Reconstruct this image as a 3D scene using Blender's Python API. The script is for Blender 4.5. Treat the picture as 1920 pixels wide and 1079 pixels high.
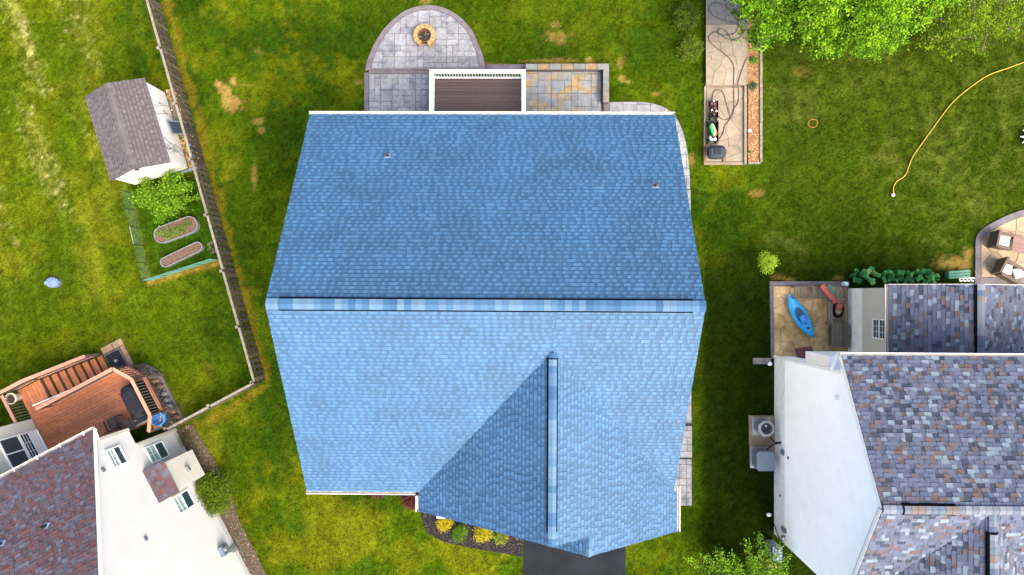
import bpy, math, random
import numpy as np
from mathutils import Vector, Matrix
R_ = math.radians
for o in list(bpy.data.objects): bpy.data.objects.remove(o)
SC = bpy.context.scene
COL = SC.collection
# ------------------------------------------------------------------ camera
H = 29.8                      # camera height over the lawn
FPX = 1280.0                  # focal length in photograph pixels (1920 wide)
TX, TY, YAW = 0.0090, 0.0119, 0.0053
CAMR = Matrix.Rotation(YAW, 3, 'Z') @ Matrix.Rotation(TY, 3, 'Y') @ Matrix.Rotation(TX, 3, 'X')
cam = bpy.data.cameras.new('camera'); cam_o = bpy.data.objects.new('camera', cam); COL.objects.link(cam_o)
cam.sensor_width = 36.0; cam.lens = 36.0 * FPX / 1920.0; cam.clip_end = 2000
cam_o.matrix_world = Matrix.Translation((0, 0, H)) @ CAMR.to_4x4()
SC.camera = cam_o
# ------------------------------------------------------------------ sky, sun, exposure
SUN_EL, SUN_DIR = 53.0, (0.66, -0.751)          # towards the sun: right and down in the picture
w = bpy.data.worlds.new('World'); SC.world = w; w.use_nodes = True
nt = w.node_tree; nt.nodes.clear()
sky = nt.nodes.new('ShaderNodeTexSky'); sky.sky_type = 'NISHITA'; sky.sun_disc = False
sky.sun_elevation = R_(SUN_EL); sky.sun_rotation = math.atan2(SUN_DIR[0], SUN_DIR[1])
sky.air_density = 1.0; sky.dust_density = 6.0; sky.ozone_density = 0.6
bg = nt.nodes.new('ShaderNodeBackground'); bg.inputs[1].default_value = 0.15
wo = nt.nodes.new('ShaderNodeOutputWorld')
nt.links.new(sky.outputs[0], bg.inputs[0]); nt.links.new(bg.outputs[0], wo.inputs[0])
sun = bpy.data.lights.new('sun', 'SUN'); sun.energy = 1.25; sun.angle = R_(50); sun.color = (1.0, 0.915, 0.80)
sun_o = bpy.data.objects.new('sun', sun); COL.objects.link(sun_o)
sd = Vector((SUN_DIR[0] * math.cos(R_(SUN_EL)), SUN_DIR[1] * math.cos(R_(SUN_EL)), math.sin(R_(SUN_EL))))
sun_o.rotation_euler = sd.to_track_quat('Z', 'Y').to_euler(); sun_o.location = (0, 0, 40)
vs = SC.view_settings
vs.view_transform = 'Standard'; vs.look = 'None'; vs.gamma = 1.0; vs.use_curve_mapping = False
vs.exposure = 1.95
SC.cycles.max_bounces = 6

rng = random.Random(7)
nrg = np.random.default_rng(11)
# ------------------------------------------------------------------ picture -> place
def G(px, py, z=0.0):
    d = CAMR @ Vector(((px - 960) / FPX, (539.5 - py) / FPX, -1.0))
    t = (H - z) / -d.z
    return Vector((d.x * t, d.y * t, z))
def GP(pts, z=0.0): return [tuple(G(x, y, z)[:2]) for x, y in pts]
CAMI = np.array(CAMR.transposed())
def PX(x, y, z=0.0):
    x = np.asarray(x, float); y = np.asarray(y, float)
    p = np.stack([x, y, np.full_like(x, z - H)], -1) @ CAMI.T
    return 960 + FPX * p[..., 0] / -p[..., 2], 539.5 - FPX * p[..., 1] / -p[..., 2]
# ------------------------------------------------------------------ materials
def mat(name, base=(0.5, 0.5, 0.5), rough=0.8, var=0.12, scale=6.0, bump=0.0, bscale=None, attr=False, rnd=0.0,
        ramp=None, stain=None, metal=0.0, spec=0.3, var2=0.0, scale2=0.6, trans=0.0):
    m = bpy.data.materials.new(name); m.use_nodes = True
    t = m.node_tree; n = t.nodes; l = t.links
    b = n['Principled BSDF']; b.inputs['Roughness'].default_value = rough; b.inputs['Metallic'].default_value = metal
    b.inputs['Specular IOR Level'].default_value = spec
    geo = n.new('ShaderNodeNewGeometry')
    if attr:
        a = n.new('ShaderNodeAttribute'); a.attribute_name = 'Col'; col = a.outputs['Color']
    elif ramp:
        oi = n.new('ShaderNodeObjectInfo'); cr = n.new('ShaderNodeValToRGB'); cr.color_ramp.interpolation = 'CONSTANT'
        els = cr.color_ramp.elements
        while len(els) < len(ramp): els.new(0.5)
        for i, c in enumerate(ramp): els[i].position = i / len(ramp); els[i].color = (*c, 1)
        l.new(oi.outputs['Random'], cr.inputs[0]); col = cr.outputs[0]
    else:
        rg = n.new('ShaderNodeRGB'); rg.outputs[0].default_value = (*base, 1); col = rg.outputs[0]
    def vary(col, sc, am, det=4):
        nz = n.new('ShaderNodeTexNoise'); nz.inputs['Scale'].default_value = sc; nz.inputs['Detail'].default_value = det
        l.new(geo.outputs['Position'], nz.inputs['Vector'])
        mr = n.new('ShaderNodeMapRange'); mr.inputs[1].default_value = 0.3; mr.inputs[2].default_value = 0.7
        mr.inputs[3].default_value = 1 - am; mr.inputs[4].default_value = 1 + am
        l.new(nz.outputs['Fac'], mr.inputs[0])
        sc_ = n.new('ShaderNodeVectorMath'); sc_.operation = 'SCALE'
        l.new(col, sc_.inputs[0]); l.new(mr.outputs[0], sc_.inputs['Scale'])
        return sc_.outputs[0]
    if stain:
        nz = n.new('ShaderNodeTexNoise'); nz.inputs['Scale'].default_value = stain[1]; nz.inputs['Detail'].default_value = 4
        l.new(geo.outputs['Position'], nz.inputs['Vector'])
        mr = n.new('ShaderNodeMapRange'); mr.inputs[1].default_value = stain[2]; mr.inputs[2].default_value = stain[2] + .14; mr.inputs[4].default_value = stain[3]
        l.new(nz.outputs['Fac'], mr.inputs[0])
        mx_ = n.new('ShaderNodeMix'); mx_.data_type = 'RGBA'; l.new(mr.outputs[0], mx_.inputs[0]); l.new(col, mx_.inputs[6]); mx_.inputs[7].default_value = (*stain[0], 1); col = mx_.outputs[2]
    if var: col = vary(col, scale, var)
    if var2: col = vary(col, scale2, var2, 3)
    if rnd:
        oi = n.new('ShaderNodeObjectInfo'); mr = n.new('ShaderNodeMapRange')
        mr.inputs[3].default_value = 1 - rnd; mr.inputs[4].default_value = 1 + rnd
        l.new(oi.outputs['Random'], mr.inputs[0])
        sc_ = n.new('ShaderNodeVectorMath'); sc_.operation = 'SCALE'
        l.new(col, sc_.inputs[0]); l.new(mr.outputs[0], sc_.inputs['Scale']); col = sc_.outputs[0]
    l.new(col, b.inputs['Base Color'])
    if bump:
        nz = n.new('ShaderNodeTexNoise'); nz.inputs['Scale'].default_value = bscale or scale * 3; nz.inputs['Detail'].default_value = 5
        l.new(geo.outputs['Position'], nz.inputs['Vector'])
        bp = n.new('ShaderNodeBump'); bp.inputs['Strength'].default_value = bump; bp.inputs['Distance'].default_value = 0.03
        l.new(nz.outputs['Fac'], bp.inputs['Height']); l.new(bp.outputs[0], b.inputs['Normal'])
    if trans:
        tr = n.new('ShaderNodeBsdfTranslucent'); l.new(col, tr.inputs['Color'])
        mx = n.new('ShaderNodeMixShader'); mx.inputs[0].default_value = trans
        l.new(b.outputs[0], mx.inputs[1]); l.new(tr.outputs[0], mx.inputs[2])
        l.new(mx.outputs[0], n['Material Output'].inputs['Surface'])
    return m
M = {}
M['lawn'] = mat('lawn', attr=True, rough=0.95, var=0.30, scale=16, bump=0.8, bscale=30, spec=0.0)
M['blade'] = mat('blade', attr=True, rough=0.9, var=0.0, spec=0.0, trans=0.3)
M['leaf'] = mat('leaf', attr=True, rough=0.65, var=0.0, spec=0.12, trans=0.28)
M['needle'] = mat('needle', attr=True, rough=0.8, var=0.0, spec=0.08, trans=0.15)
M['shingle'] = mat('shingle', attr=True, rough=0.9, var=0.10, scale=40, bump=0.25, bscale=120, spec=0.25, var2=0.08, scale2=0.5)
M['shingle_blue'] = mat('shingle_blue', attr=True, rough=0.62, var=0.10, scale=40, bump=0.2, bscale=120, spec=0.36, var2=0.13, scale2=0.8)
M['cap_blue'] = mat('cap_blue', ramp=[(.028, .078, .150), (.045, .10, .175), (.068, .125, .19), (.034, .09, .165), (.058, .112, .185), (.022, .065, .135)], rough=.9, var=.08, scale=40)
M['cap_slate'] = mat('cap_slate', ramp=[(.07, .095, .13), (.105, .125, .155), (.045, .068, .105), (.085, .10, .128), (.105, .088, .08), (.12, .14, .16)], rough=.9, var=.08, scale=40)
M['cap_grey'] = mat('cap_grey', ramp=[(.072, .066, .067), (.085, .079, .079), (.064, .058, .060), (.078, .072, .072)], rough=.9, var=.1, scale=40)
M['underlay'] = mat('underlay', (.05, .07, .10), .9)
M['vent_black'] = mat('vent_black', (.005, .005, .006), .9, var=0, spec=0.0)
M['dark'] = mat('dark', (.02, .022, .025), .6, var=.1)
M['white'] = mat('white_vinyl', (.82, .82, .81), .5, var=.04, scale=3, spec=.35)
M['gutter'] = mat('gutter_paint', (.50, .46, .42), .5, var=.06, scale=4)
M['siding'] = mat('siding_white', (.95, .95, .94), .55, var=.03, scale=2, spec=.3, var2=.04, scale2=.4)
M['siding_l'] = mat('siding_pale', (.53, .53, .51), .55, var=.03, scale=2, spec=.2, var2=.04, scale2=.4)
M['siding_b'] = mat('siding_beige', (.50, .48, .42), .55, var=.04, scale=2, spec=.3, var2=.04, scale2=.4)
M['found'] = mat('foundation', (.80, .82, .81), .8, var=.08, scale=4, bump=.1)
M['glass'] = mat('glass', (.02, .05, .07), .08, var=0, spec=.6)
M['glass_l'] = mat('glass_pale', (.28, .40, .39), .15, var=.25, scale=3, spec=.6)
M['paver'] = mat('paver', (.18, .183, .193), .8, var=.20, scale=7, stain=((.105, .115, .14), 2.2, .50, .8), bump=.25, bscale=14, rnd=.12, var2=.12, scale2=.8)
M['paver_y'] = mat('paver_ochre', ramp=[(.185, .19, .195), (.20, .195, .175), (.17, .18, .19), (.19, .19, .18)], stain=((.29, .195, .065), 1.4, .50, .85), rough=.8, var=.2, scale=4, bump=.25, bscale=14)
M['border'] = mat('stone_border', (.105, .092, .10), .8, var=.2, scale=4, bump=.3, bscale=15, rnd=.08)
M['capstone'] = mat('capstone', ramp=[(.14, .145, .135), (.16, .145, .11), (.13, .14, .135), (.155, .16, .15), (.19, .14, .085)], rough=.8, var=.18, scale=5, bump=.25, bscale=12)
M['grout'] = mat('grout', (.085, .08, .075), .95, var=.2)
M['sandstone'] = mat('stamped_concrete', (.185, .155, .112), .8, var=.14, scale=4, bump=.3, bscale=9, rnd=.10, var2=.14, scale2=1.2)
M['grout_s'] = mat('grout_sand', (.15, .12, .08), .95, var=.2)
M['wetstone'] = mat('wet_concrete', (.105, .10, .095), .5, var=.2, scale=4, bump=.2, rnd=.06)
M['tumbler'] = mat('tumbler_plastic', (.022, .030, .040), .55, var=.15, spec=.25)
M['ochre'] = mat('ochre_stone', (.43, .295, .145), .75, stain=((.25, .165, .045), .55, .48, .85), var=.25, scale=3, bump=.3, bscale=9, rnd=.10, var2=.25, scale2=1.0)
M['grout_o'] = mat('grout_ochre', (.10, .062, .024), .95, var=.2)
M['cream'] = mat('cream_stone', (.27, .20, .125), .75, var=.16, scale=3, bump=.3, bscale=9, rnd=.08, var2=.15, scale2=1.0)
M['mulch'] = mat('mulch', (.020, .018, .018), .95, spec=.05, var=.4, scale=20, bump=.8, bscale=30)
M['chip'] = mat('mulch_chip', attr=True, rough=.95, var=0)
M['mulch_o'] = mat('mulch_orange', (.21, .11, .05), .95, var=.25, scale=14, bump=.6, bscale=30)
M['mulch_b'] = mat('mulch_brown', (.07, .05, .036), .95, var=.4, scale=12, bump=.8, bscale=25)
M['asphalt'] = mat('asphalt', (.0120, .0140, .0180), .95, spec=.05, var=.14, scale=30, bump=.3, bscale=90, var2=.25, scale2=.9)
M['composite'] = mat('composite_board', (.070, .048, .044), .6, var=.1, scale=7, rnd=.14, bump=.1, bscale=40)
M['cedar'] = mat('cedar_board', (.34, .118, .050), .6, var=.18, scale=6, rnd=.14, bump=.15, bscale=30, var2=.18, scale2=.6)
M['cedar_r'] = mat('cedar_rail', (.37, .175, .115), .6, var=.1, scale=6, rnd=.05)
M['grey_wood'] = mat('grey_wood', (.125, .108, .083), .9, var=.22, scale=9, rnd=.2, bump=.3, bscale=30)
M['fence_wood'] = mat('fence_wood', (.080, .062, .043), .9, var=.25, scale=9, rnd=.45, bump=.3, bscale=30)
M['fence_cap'] = mat('fence_cap', (.16, .145, .115), .9, var=.22, scale=6, rnd=.1, bump=.2)
M['soil'] = mat('soil', (.105, .058, .04), .95, var=.35, scale=16, bump=.8, bscale=25)
M['bark'] = mat('bark', (.10, .075, .05), .9, var=.3, scale=12, bump=.6)
M['metal'] = mat('galvanised', (.30, .32, .33), .4, var=.1, metal=.6)
M['greymetal'] = mat('grey_metal', (.12, .16, .20), .45, var=.08, spec=.4)
M['black'] = mat('black_plastic', (.014, .016, .02), .6, spec=.15, var=.15)
M['cover'] = mat('grill_cover', (.012, .0125, .017), .7, spec=.15, var=.25, scale=5, bump=.3, bscale=6)
M['kayak'] = mat('kayak_plastic', (.006, .29, .60), .4, var=.08, scale=3, spec=.4)
M['kayak_d'] = mat('kayak_dark', (.006, .04, .10), .5, var=.2, scale=9)
M['red'] = mat('red_plastic', (.45, .10, .085), .5, var=.15, scale=4)
M['blue'] = mat('blue_plastic', (.02, .19, .56), .45, var=.1)
M['bluegrey'] = mat('bluegrey_plastic', (.10, .14, .23), .5, var=.25, scale=9)
M['green_p'] = mat('green_plastic', (.02, .24, .07), .5, var=.15)
M['orange_p'] = mat('orange_plastic', (.30, .12, .03), .6, var=.15)
M['yellow'] = mat('yellow_hose', (.40, .25, .02), .5, var=.1)
M['hose'] = mat('dark_hose', (.055, .055, .048), .6, var=.15)
M['wicker'] = mat('wicker', (.095, .066, .05), .8, var=.2, scale=30, bump=.4, bscale=60)
M['wicker_t'] = mat('wicker_table', (.17, .10, .085), .7, var=.15, scale=20, rnd=.1)
M['cushion'] = mat('cushion', (.66, .66, .62), .9, var=.08, scale=6, bump=.15, bscale=20)
M['sandblock'] = mat('firepit_block', (.30, .19, .08), .85, var=.22, scale=8, bump=.4, bscale=16, rnd=.12)
M['ash'] = mat('ash', (.035, .028, .024), .95, var=.5, scale=14, bump=.6)
M['rock'] = mat('rock', (.16, .155, .16), .85, var=.25, scale=6, bump=.4, rnd=.35)
M['rock_t'] = mat('rock_tan', (.24, .16, .09), .85, var=.25, scale=6, bump=.4, rnd=.25)
M['terracotta'] = mat('pot_cream', (.58, .50, .38), .7, var=.12)
M['maroon'] = mat('maroon_stone', (.13, .055, .052), .8, var=.3, scale=6, bump=.3)
M['mint'] = mat('mint', (.52, .66, .56), .6, var=.1)
M['mesh_green'] = mat('mesh_green', (.06, .17, .12), .7, var=.2)
M['rust'] = mat('rust', (.13, .06, .035), .8, var=.3, scale=12)
M['fan'] = mat('fan_glass', (.03, .035, .05), .3, var=.2)
# ------------------------------------------------------------------ builders
ORG = {}
def setp(o, label=None, cat=None, group=None, kind=None):
    if label: o['label'] = label
    if cat: o['category'] = cat
    if group: o['group'] = group
    if kind: o['kind'] = kind
    return o
def thing(name, label, cat, loc=(0, 0, 0), group=None):
    o = bpy.data.objects.new(name, None); COL.objects.link(o); o.location = loc; o.empty_display_size = 0.2
    ORG[o.name] = Vector(loc); return setp(o, label, cat, group)
def V(*a): return Vector(a)
class MB:
    def __init__(s): s.v = []; s.f = []; s.c = []; s.col = None
    def vert(s, p): s.v.append(tuple(p)); return len(s.v) - 1
    def face(s, pts, col=None):
        i = len(s.v); s.v.extend(tuple(p) for p in pts); s.f.append(tuple(range(i, i + len(pts)))); s.c.append(col or s.col); return s
    def faces(s, pts, fs, col=None):
        i = len(s.v); s.v.extend(tuple(p) for p in pts)
        for f in fs: s.f.append(tuple(i + k for k in f)); s.c.append(col or s.col)
        return s
    def box(s, c, d, rz=0.0, col=None):
        c = Vector(c); cs, sn = math.cos(rz), math.sin(rz); P = []
        for z in (-.5, .5):
            for x, y in ((-.5, -.5), (.5, -.5), (.5, .5), (-.5, .5)):
                X, Y = x * d[0], y * d[1]; P.append((c.x + X * cs - Y * sn, c.y + X * sn + Y * cs, c.z + z * d[2]))
        return s.faces(P, [(3, 2, 1, 0), (4, 5, 6, 7), (0, 1, 5, 4), (1, 2, 6, 5), (2, 3, 7, 6), (3, 0, 4, 7)], col)
    def beam(s, p0, p1, wd, ht, up=(0, 0, 1), col=None):
        p0 = Vector(p0); p1 = Vector(p1); d = (p1 - p0).normalized(); up = Vector(up)
        sx = d.cross(up)
        if sx.length < 1e-4: sx = d.cross(Vector((1, 0, 0)))
        sx.normalize(); u = sx.cross(d).normalized(); P = []
        for p in (p0, p1):
            for a, b in ((-1, -1), (1, -1), (1, 1), (-1, 1)): P.append(p + sx * a * wd / 2 + u * b * ht / 2)
        return s.faces(P, [(0, 1, 2, 3), (7, 6, 5, 4), (0, 4, 5, 1), (1, 5, 6, 2), (2, 6, 7, 3), (3, 7, 4, 0)], col)
    def tube(s, pts, r, n=7, col=None, cap=True):
        pts = [Vector(p) for p in pts]; k = len(pts); rr = r if isinstance(r, (list, tuple)) else [r] * k
        P = []; prev = None
        for i, p in enumerate(pts):
            d = (pts[min(i + 1, k - 1)] - pts[max(i - 1, 0)])
            if d.length < 1e-6: d = Vector((0, 0, 1))
            d.normalize()
            a = d.cross(Vector((0, 0, 1)))
            if a.length < 1e-3: a = d.cross(Vector((1, 0, 0)))
            a.normalize()
            if prev is not None and a.dot(prev) < 0: a = -a
            prev = a; b = d.cross(a)
            for j in range(n):
                t = 2 * math.pi * j / n; P.append(p + (a * math.cos(t) + b * math.sin(t)) * rr[i])
        F = [(i * n + j, i * n + (j + 1) % n, (i + 1) * n + (j + 1) % n, (i + 1) * n + j) for i in range(k - 1) for j in range(n)]
        if cap: F += [tuple(range(n - 1, -1, -1)), tuple(range((k - 1) * n, k * n))]
        return s.faces(P, F, col)
    def lathe(s, c, prof, n=20, col=None, sx=1.0, sy=1.0, rz=0.0):
        c = Vector(c); P = []; k = len(prof); cz, sz = math.cos(rz), math.sin(rz)
        for r, z in prof:
            for j in range(n):
                t = 2 * math.pi * j / n; x = r * math.cos(t) * sx; y = r * math.sin(t) * sy
                P.append((c.x + x * cz - y * sz, c.y + x * sz + y * cz, c.z + z))
        F = [(i * n + j, i * n + (j + 1) % n, (i + 1) * n + (j + 1) % n, (i + 1) * n + j) for i in range(k - 1) for j in range(n)]
        if prof[0][0] > 1e-4: F.append(tuple(range(n - 1, -1, -1)))
        if prof[-1][0] > 1e-4: F.append(tuple(range((k - 1) * n, k * n)))
        return s.faces(P, F, col)
    def prism(s, poly, z0, z1, bev=0.0, col=None):
        poly = ccw(poly); n = len(poly); P = [(x, y, z0) for x, y in poly]
        if bev:
            P += [(x, y, z1 - bev) for x, y in poly]; P += [(x, y, z1) for x, y in inset(poly, bev)]
            F = [tuple(range(n - 1, -1, -1)), tuple(range(2 * n, 3 * n))]
            for L in (0, n): F += [(L + i, L + (i + 1) % n, L + n + (i + 1) % n, L + n + i) for i in range(n)]
        else:
            P += [(x, y, z1) for x, y in poly]
            F = [tuple(range(n - 1, -1, -1)), tuple(range(n, 2 * n))] + [(i, (i + 1) % n, n + (i + 1) % n, n + i) for i in range(n)]
        return s.faces(P, F, col)
    def build(s, name, m, parent=None, smooth=False, label=None, kind=None):
        o = mesh_obj(name, s.v, s.f, m, parent, smooth, s.c if any(c is not None for c in s.c) else None)
        return setp(o, label, None, None, kind)
def root_org(o):
    while o is not None:
        if o.name in ORG: return ORG[o.name]
        o = o.parent
    return Vector((0, 0, 0))
def mesh_obj(name, v, f, m, parent=None, smooth=False, fcol=None):
    me = bpy.data.meshes.new(name)
    og = root_org(parent) if parent else Vector((0, 0, 0))
    if og.length: v = [(p[0] - og.x, p[1] - og.y, p[2] - og.z) for p in v]
    me.from_pydata(v, [], f)
    if fcol is not None:
        ca = me.color_attributes.new('Col', 'FLOAT_COLOR', 'CORNER'); arr = []
        for fc, ff in zip(fcol, f):
            c = fc or (.5, .5, .5); arr.extend([c[0], c[1], c[2], 1.0] * len(ff))
        ca.data.foreach_set('color', arr)
    if smooth: me.polygons.foreach_set('use_smooth', [True] * len(me.polygons))
    me.materials.append(m)
    o = bpy.data.objects.new(name, me); COL.objects.link(o)
    if parent: o.parent = parent
    return o
def np_obj(name, v, quads, cols, m, parent=None):
    """v (n,3), quads (k,4 or 3), cols (n,3) point colours"""
    me = bpy.data.meshes.new(name); og = root_org(parent) if parent else Vector((0, 0, 0))
    v = np.asarray(v, np.float32) - np.array(og, np.float32); k = quads.shape[1]
    me.vertices.add(len(v)); me.vertices.foreach_set('co', v.ravel())
    me.loops.add(quads.size); me.loops.foreach_set('vertex_index', quads.ravel().astype(np.int32))
    me.polygons.add(len(quads)); me.polygons.foreach_set('loop_start', np.arange(0, quads.size, k, dtype=np.int32))
    me.update(calc_edges=True)
    if cols is not None:
        ca = me.color_attributes.new('Col', 'FLOAT_COLOR', 'POINT')
        ca.data.foreach_set('color', np.concatenate([cols, np.ones((len(cols), 1))], 1).astype(np.float32).ravel())
    me.materials.append(m); o = bpy.data.objects.new(name, me); COL.objects.link(o)
    if parent: o.parent = parent
    return o
def ccw(p):
    a = sum(p[i][0] * p[(i + 1) % len(p)][1] - p[(i + 1) % len(p)][0] * p[i][1] for i in range(len(p)))
    return list(p) if a > 0 else list(p)[::-1]
def inset(p, d):
    p = ccw(p); n = len(p); out = []
    for i in range(n):
        a, b, c = Vector(p[i - 1]), Vector(p[i]), Vector(p[(i + 1) % n])
        e1 = (b - a); e2 = (c - b)
        if e1.length < 1e-9 or e2.length < 1e-9: out.append(tuple(b)); continue
        e1.normalize(); e2.normalize(); n1 = Vector((-e1.y, e1.x)); n2 = Vector((-e2.y, e2.x))
        k = max(0.35, 1 + n1.dot(n2)); out.append(tuple(b + (n1 + n2) * (d / k)))
    return out
def clip_half(p, a, nrm):
    out = []
    for i in range(len(p)):
        u, w_ = p[i], p[(i + 1) % len(p)]
        du = (u[0] - a[0]) * nrm[0] + (u[1] - a[1]) * nrm[1]; dw = (w_[0] - a[0]) * nrm[0] + (w_[1] - a[1]) * nrm[1]
        if du >= 0: out.append(u)
        if du * dw < 0:
            t = du / (du - dw); out.append((u[0] + (w_[0] - u[0]) * t, u[1] + (w_[1] - u[1]) * t))
    return out
def clip_poly(p, q):
    q = ccw(q)
    for i in range(len(q)):
        a, b = q[i], q[(i + 1) % len(q)]
        p = clip_half(p, a, (-(b[1] - a[1]), b[0] - a[0]))
        if len(p) < 3: return []
    return p
def area(p): return abs(sum(p[i][0] * p[(i + 1) % len(p)][1] - p[(i + 1) % len(p)][0] * p[i][1] for i in range(len(p)))) / 2
def clean(p, e=1e-3):
    o = []
    for q in p:
        if not o or (abs(q[0] - o[-1][0]) + abs(q[1] - o[-1][1])) > e: o.append(q)
    if len(o) > 2 and (abs(o[0][0] - o[-1][0]) + abs(o[0][1] - o[-1][1])) < e: o.pop()
    return o
def in_poly(x, y, poly):
    r = np.zeros(x.shape, bool); n = len(poly)
    for i in range(n):
        x1, y1 = poly[i]; x2, y2 = poly[(i + 1) % n]
        c = (y1 > y) != (y2 > y)
        r ^= c & (x < (x2 - x1) * (y - y1) / ((y2 - y1) if abs(y2 - y1) > 1e-9 else 1e-9) + x1)
    return r
def piece(poly, z0, z1, name, m, parent, gap=.008, bev=.006):
    poly = clean(poly)
    if len(poly) < 3 or area(poly) < .003: return None
    q = inset(poly, gap)
    if area(q) < .002: return None
    b = MB(); b.prism(q, z0, z1, bev); return b.build(name, m, parent)
def ashlar(bound, z0, z1, m, parent, cell=.37, name='paver', ang=0.0, seed=1, jz=.004):
    r = random.Random(seed); ca, sa = math.cos(ang), math.sin(ang)
    loc = [(x * ca + y * sa, -x * sa + y * ca) for x, y in bound]
    x0 = min(p[0] for p in loc); x1 = max(p[0] for p in loc); y0 = min(p[1] for p in loc); y1 = max(p[1] for p in loc)
    nx = int((x1 - x0) / cell) + 2; ny = int((y1 - y0) / cell) + 2; used = set()
    for j in range(ny):
        for i in range(nx):
            if (i, j) in used: continue
            opts = [(2, 1), (1, 1), (2, 2), (1, 2), (1, 1), (2, 1), (2, 2)]; r.shuffle(opts)
            for wx, wy in opts + [(1, 1)]:
                cs = [(i + a, j + b) for a in range(wx) for b in range(wy)]
                if all(c not in used for c in cs): break
            used.update(cs); a0 = x0 + i * cell; b0 = y0 + j * cell
            p = clip_poly([(a0, b0), (a0 + wx * cell, b0), (a0 + wx * cell, b0 + wy * cell), (a0, b0 + wy * cell)], loc)
            if len(p) >= 3: piece([(x * ca - y * sa, x * sa + y * ca) for x, y in p], z0, z1 + r.uniform(-jz, jz), name, m, parent)
def flags(bound, z0, z1, n, m, parent, name='flagstone', seed=1, gap=.014, jz=.004):
    r = random.Random(seed); bound = ccw(bound)
    xs = [p[0] for p in bound]; ys = [p[1] for p in bound]; S = []; tries = 0
    ar = area(bound); dmin = .5 * math.sqrt(ar / n)
    while len(S) < n and tries < 6000:
        tries += 1; q = (r.uniform(min(xs), max(xs)), r.uniform(min(ys), max(ys)))
        if not bool(in_poly(np.array([q[0]]), np.array([q[1]]), bound)[0]): continue
        if all((q[0] - t[0]) ** 2 + (q[1] - t[1]) ** 2 > dmin * dmin for t in S): S.append(q)
        if tries % 1500 == 0: dmin *= .85
    for a in S:
        p = list(bound)
        for b in S:
            if a is b or (a[0] - b[0]) ** 2 + (a[1] - b[1]) ** 2 > (9 * dmin) ** 2: continue
            p = clip_half(p, ((a[0] + b[0]) / 2, (a[1] + b[1]) / 2), (a[0] - b[0], a[1] - b[1]))
            if len(p) < 3: break
        if len(p) >= 3: piece(p, z0, z1 + r.uniform(-jz, jz), name, m, parent, gap, .008)
def curve_pts(P, n=8, closed=False):
    """Catmull-Rom through points of any dimension"""
    P = [Vector(p) for p in P]; out = []; k = len(P)
    for i in range(k if closed else k - 1):
        if closed: a, b, c, d = P[i - 1], P[i], P[(i + 1) % k], P[(i + 2) % k]
        else: a, b, c, d = P[max(i - 1, 0)], P[i], P[i + 1], P[min(i + 2, k - 1)]
        for j in range(n):
            t = j / n
            out.append(.5 * ((2 * b) + (c - a) * t + (2 * a - 5 * b + 4 * c - d) * t * t + (3 * b - a - 3 * c + d) * t ** 3))
    if not closed: out.append(P[-1])
    return out
# ---- roofs
def slice_poly(poly, s):
    xs = []
    for i in range(len(poly)):
        (a0, s0), (a1, s1) = poly[i], poly[(i + 1) % len(poly)]
        if (s0 - s) * (s1 - s) <= 0 and abs(s1 - s0) > 1e-9: xs.append(a0 + (a1 - a0) * (s - s0) / (s1 - s0))
        elif abs(s0 - s) < 1e-6: xs.append(a0)
    return (min(xs), max(xs)) if len(xs) >= 2 else None
def slope(house, O, A, S, poly, pal, seed, e=.143, wr=(.085, .15), teeth=.5, name='shingles', tooth_tone=1.30, band=1.0, mt='shingle', under=True, deck_t=.12):
    """laid shingle tabs on a roof plane; O eave origin, A along the eave, S up the slope, poly (a, s) convex"""
    r = random.Random(seed); O = Vector(O); A = Vector(A).normalized(); S = Vector(S).normalized(); N = A.cross(S)
    if N.z < 0: N = -N
    def at(a, s, h): return O + A * a + S * s + N * h
    smin = min(p[1] for p in poly); smax = max(p[1] for p in poly); b = MB(); i = 0
    pals, wts = [p[0] for p in pal], [p[1] for p in pal]
    s0 = smin
    while s0 < smax - .01:
        s1 = min(s0 + e, smax); lo = slice_poly(poly, s0 + 1e-4); hi = slice_poly(poly, s1 - 1e-4)
        if lo and hi:
            a = min(lo[0], hi[0]) - r.uniform(0, .2); end = max(lo[1], hi[1]); raised = r.random() < .5
            while a < end:
                wd = r.uniform(*wr); a2 = a + wd
                la, lb = max(a, lo[0]), min(a2, lo[1]); ha, hb = max(a, hi[0]), min(a2, hi[1])
                if lb - la > .004 or hb - ha > .004:
                    if lb < la: la = lb = min(max(la, lo[0]), lo[1])
                    if hb < ha: ha = hb = min(max(ha, hi[0]), hi[1])
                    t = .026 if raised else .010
                    c = r.choices(pals, wts)[0]; c_base = c if band > .95 else pals[0]; k = r.uniform(.95, 1.05) * (tooth_tone if raised and teeth else 1.0)  # raised tabs take a lighter tone
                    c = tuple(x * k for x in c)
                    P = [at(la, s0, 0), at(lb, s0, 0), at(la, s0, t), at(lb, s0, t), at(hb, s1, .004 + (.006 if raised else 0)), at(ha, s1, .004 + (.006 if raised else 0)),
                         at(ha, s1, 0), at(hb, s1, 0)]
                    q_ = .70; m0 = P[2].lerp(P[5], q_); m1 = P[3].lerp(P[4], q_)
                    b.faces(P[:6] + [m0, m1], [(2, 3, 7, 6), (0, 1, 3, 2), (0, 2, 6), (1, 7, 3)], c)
                    b.faces([m0, m1, P[4], P[5]], [(0, 1, 2, 3)], tuple(x * band for x in c_base))  # printed dark band, deepened to paint the shadow line under the butts
                a = a2; raised = (not raised) if r.random() < .85 else raised
        s0 += e; i += 1
    o = b.build(name, M[mt], house, kind='stuff')
    if under:
        d = MB(); n = len(poly); top = [at(a, s, -.003) for a, s in poly]; bot = [at(a, s, -deck_t) for a, s in poly]
        d.faces(top + bot, [tuple(range(n)), tuple(range(2 * n - 1, n - 1, -1))] + [(i, n + i, n + (i + 1) % n, (i + 1) % n) for i in range(n)])
        d.build('roof_deck', M['underlay'], house)
    return o
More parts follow.
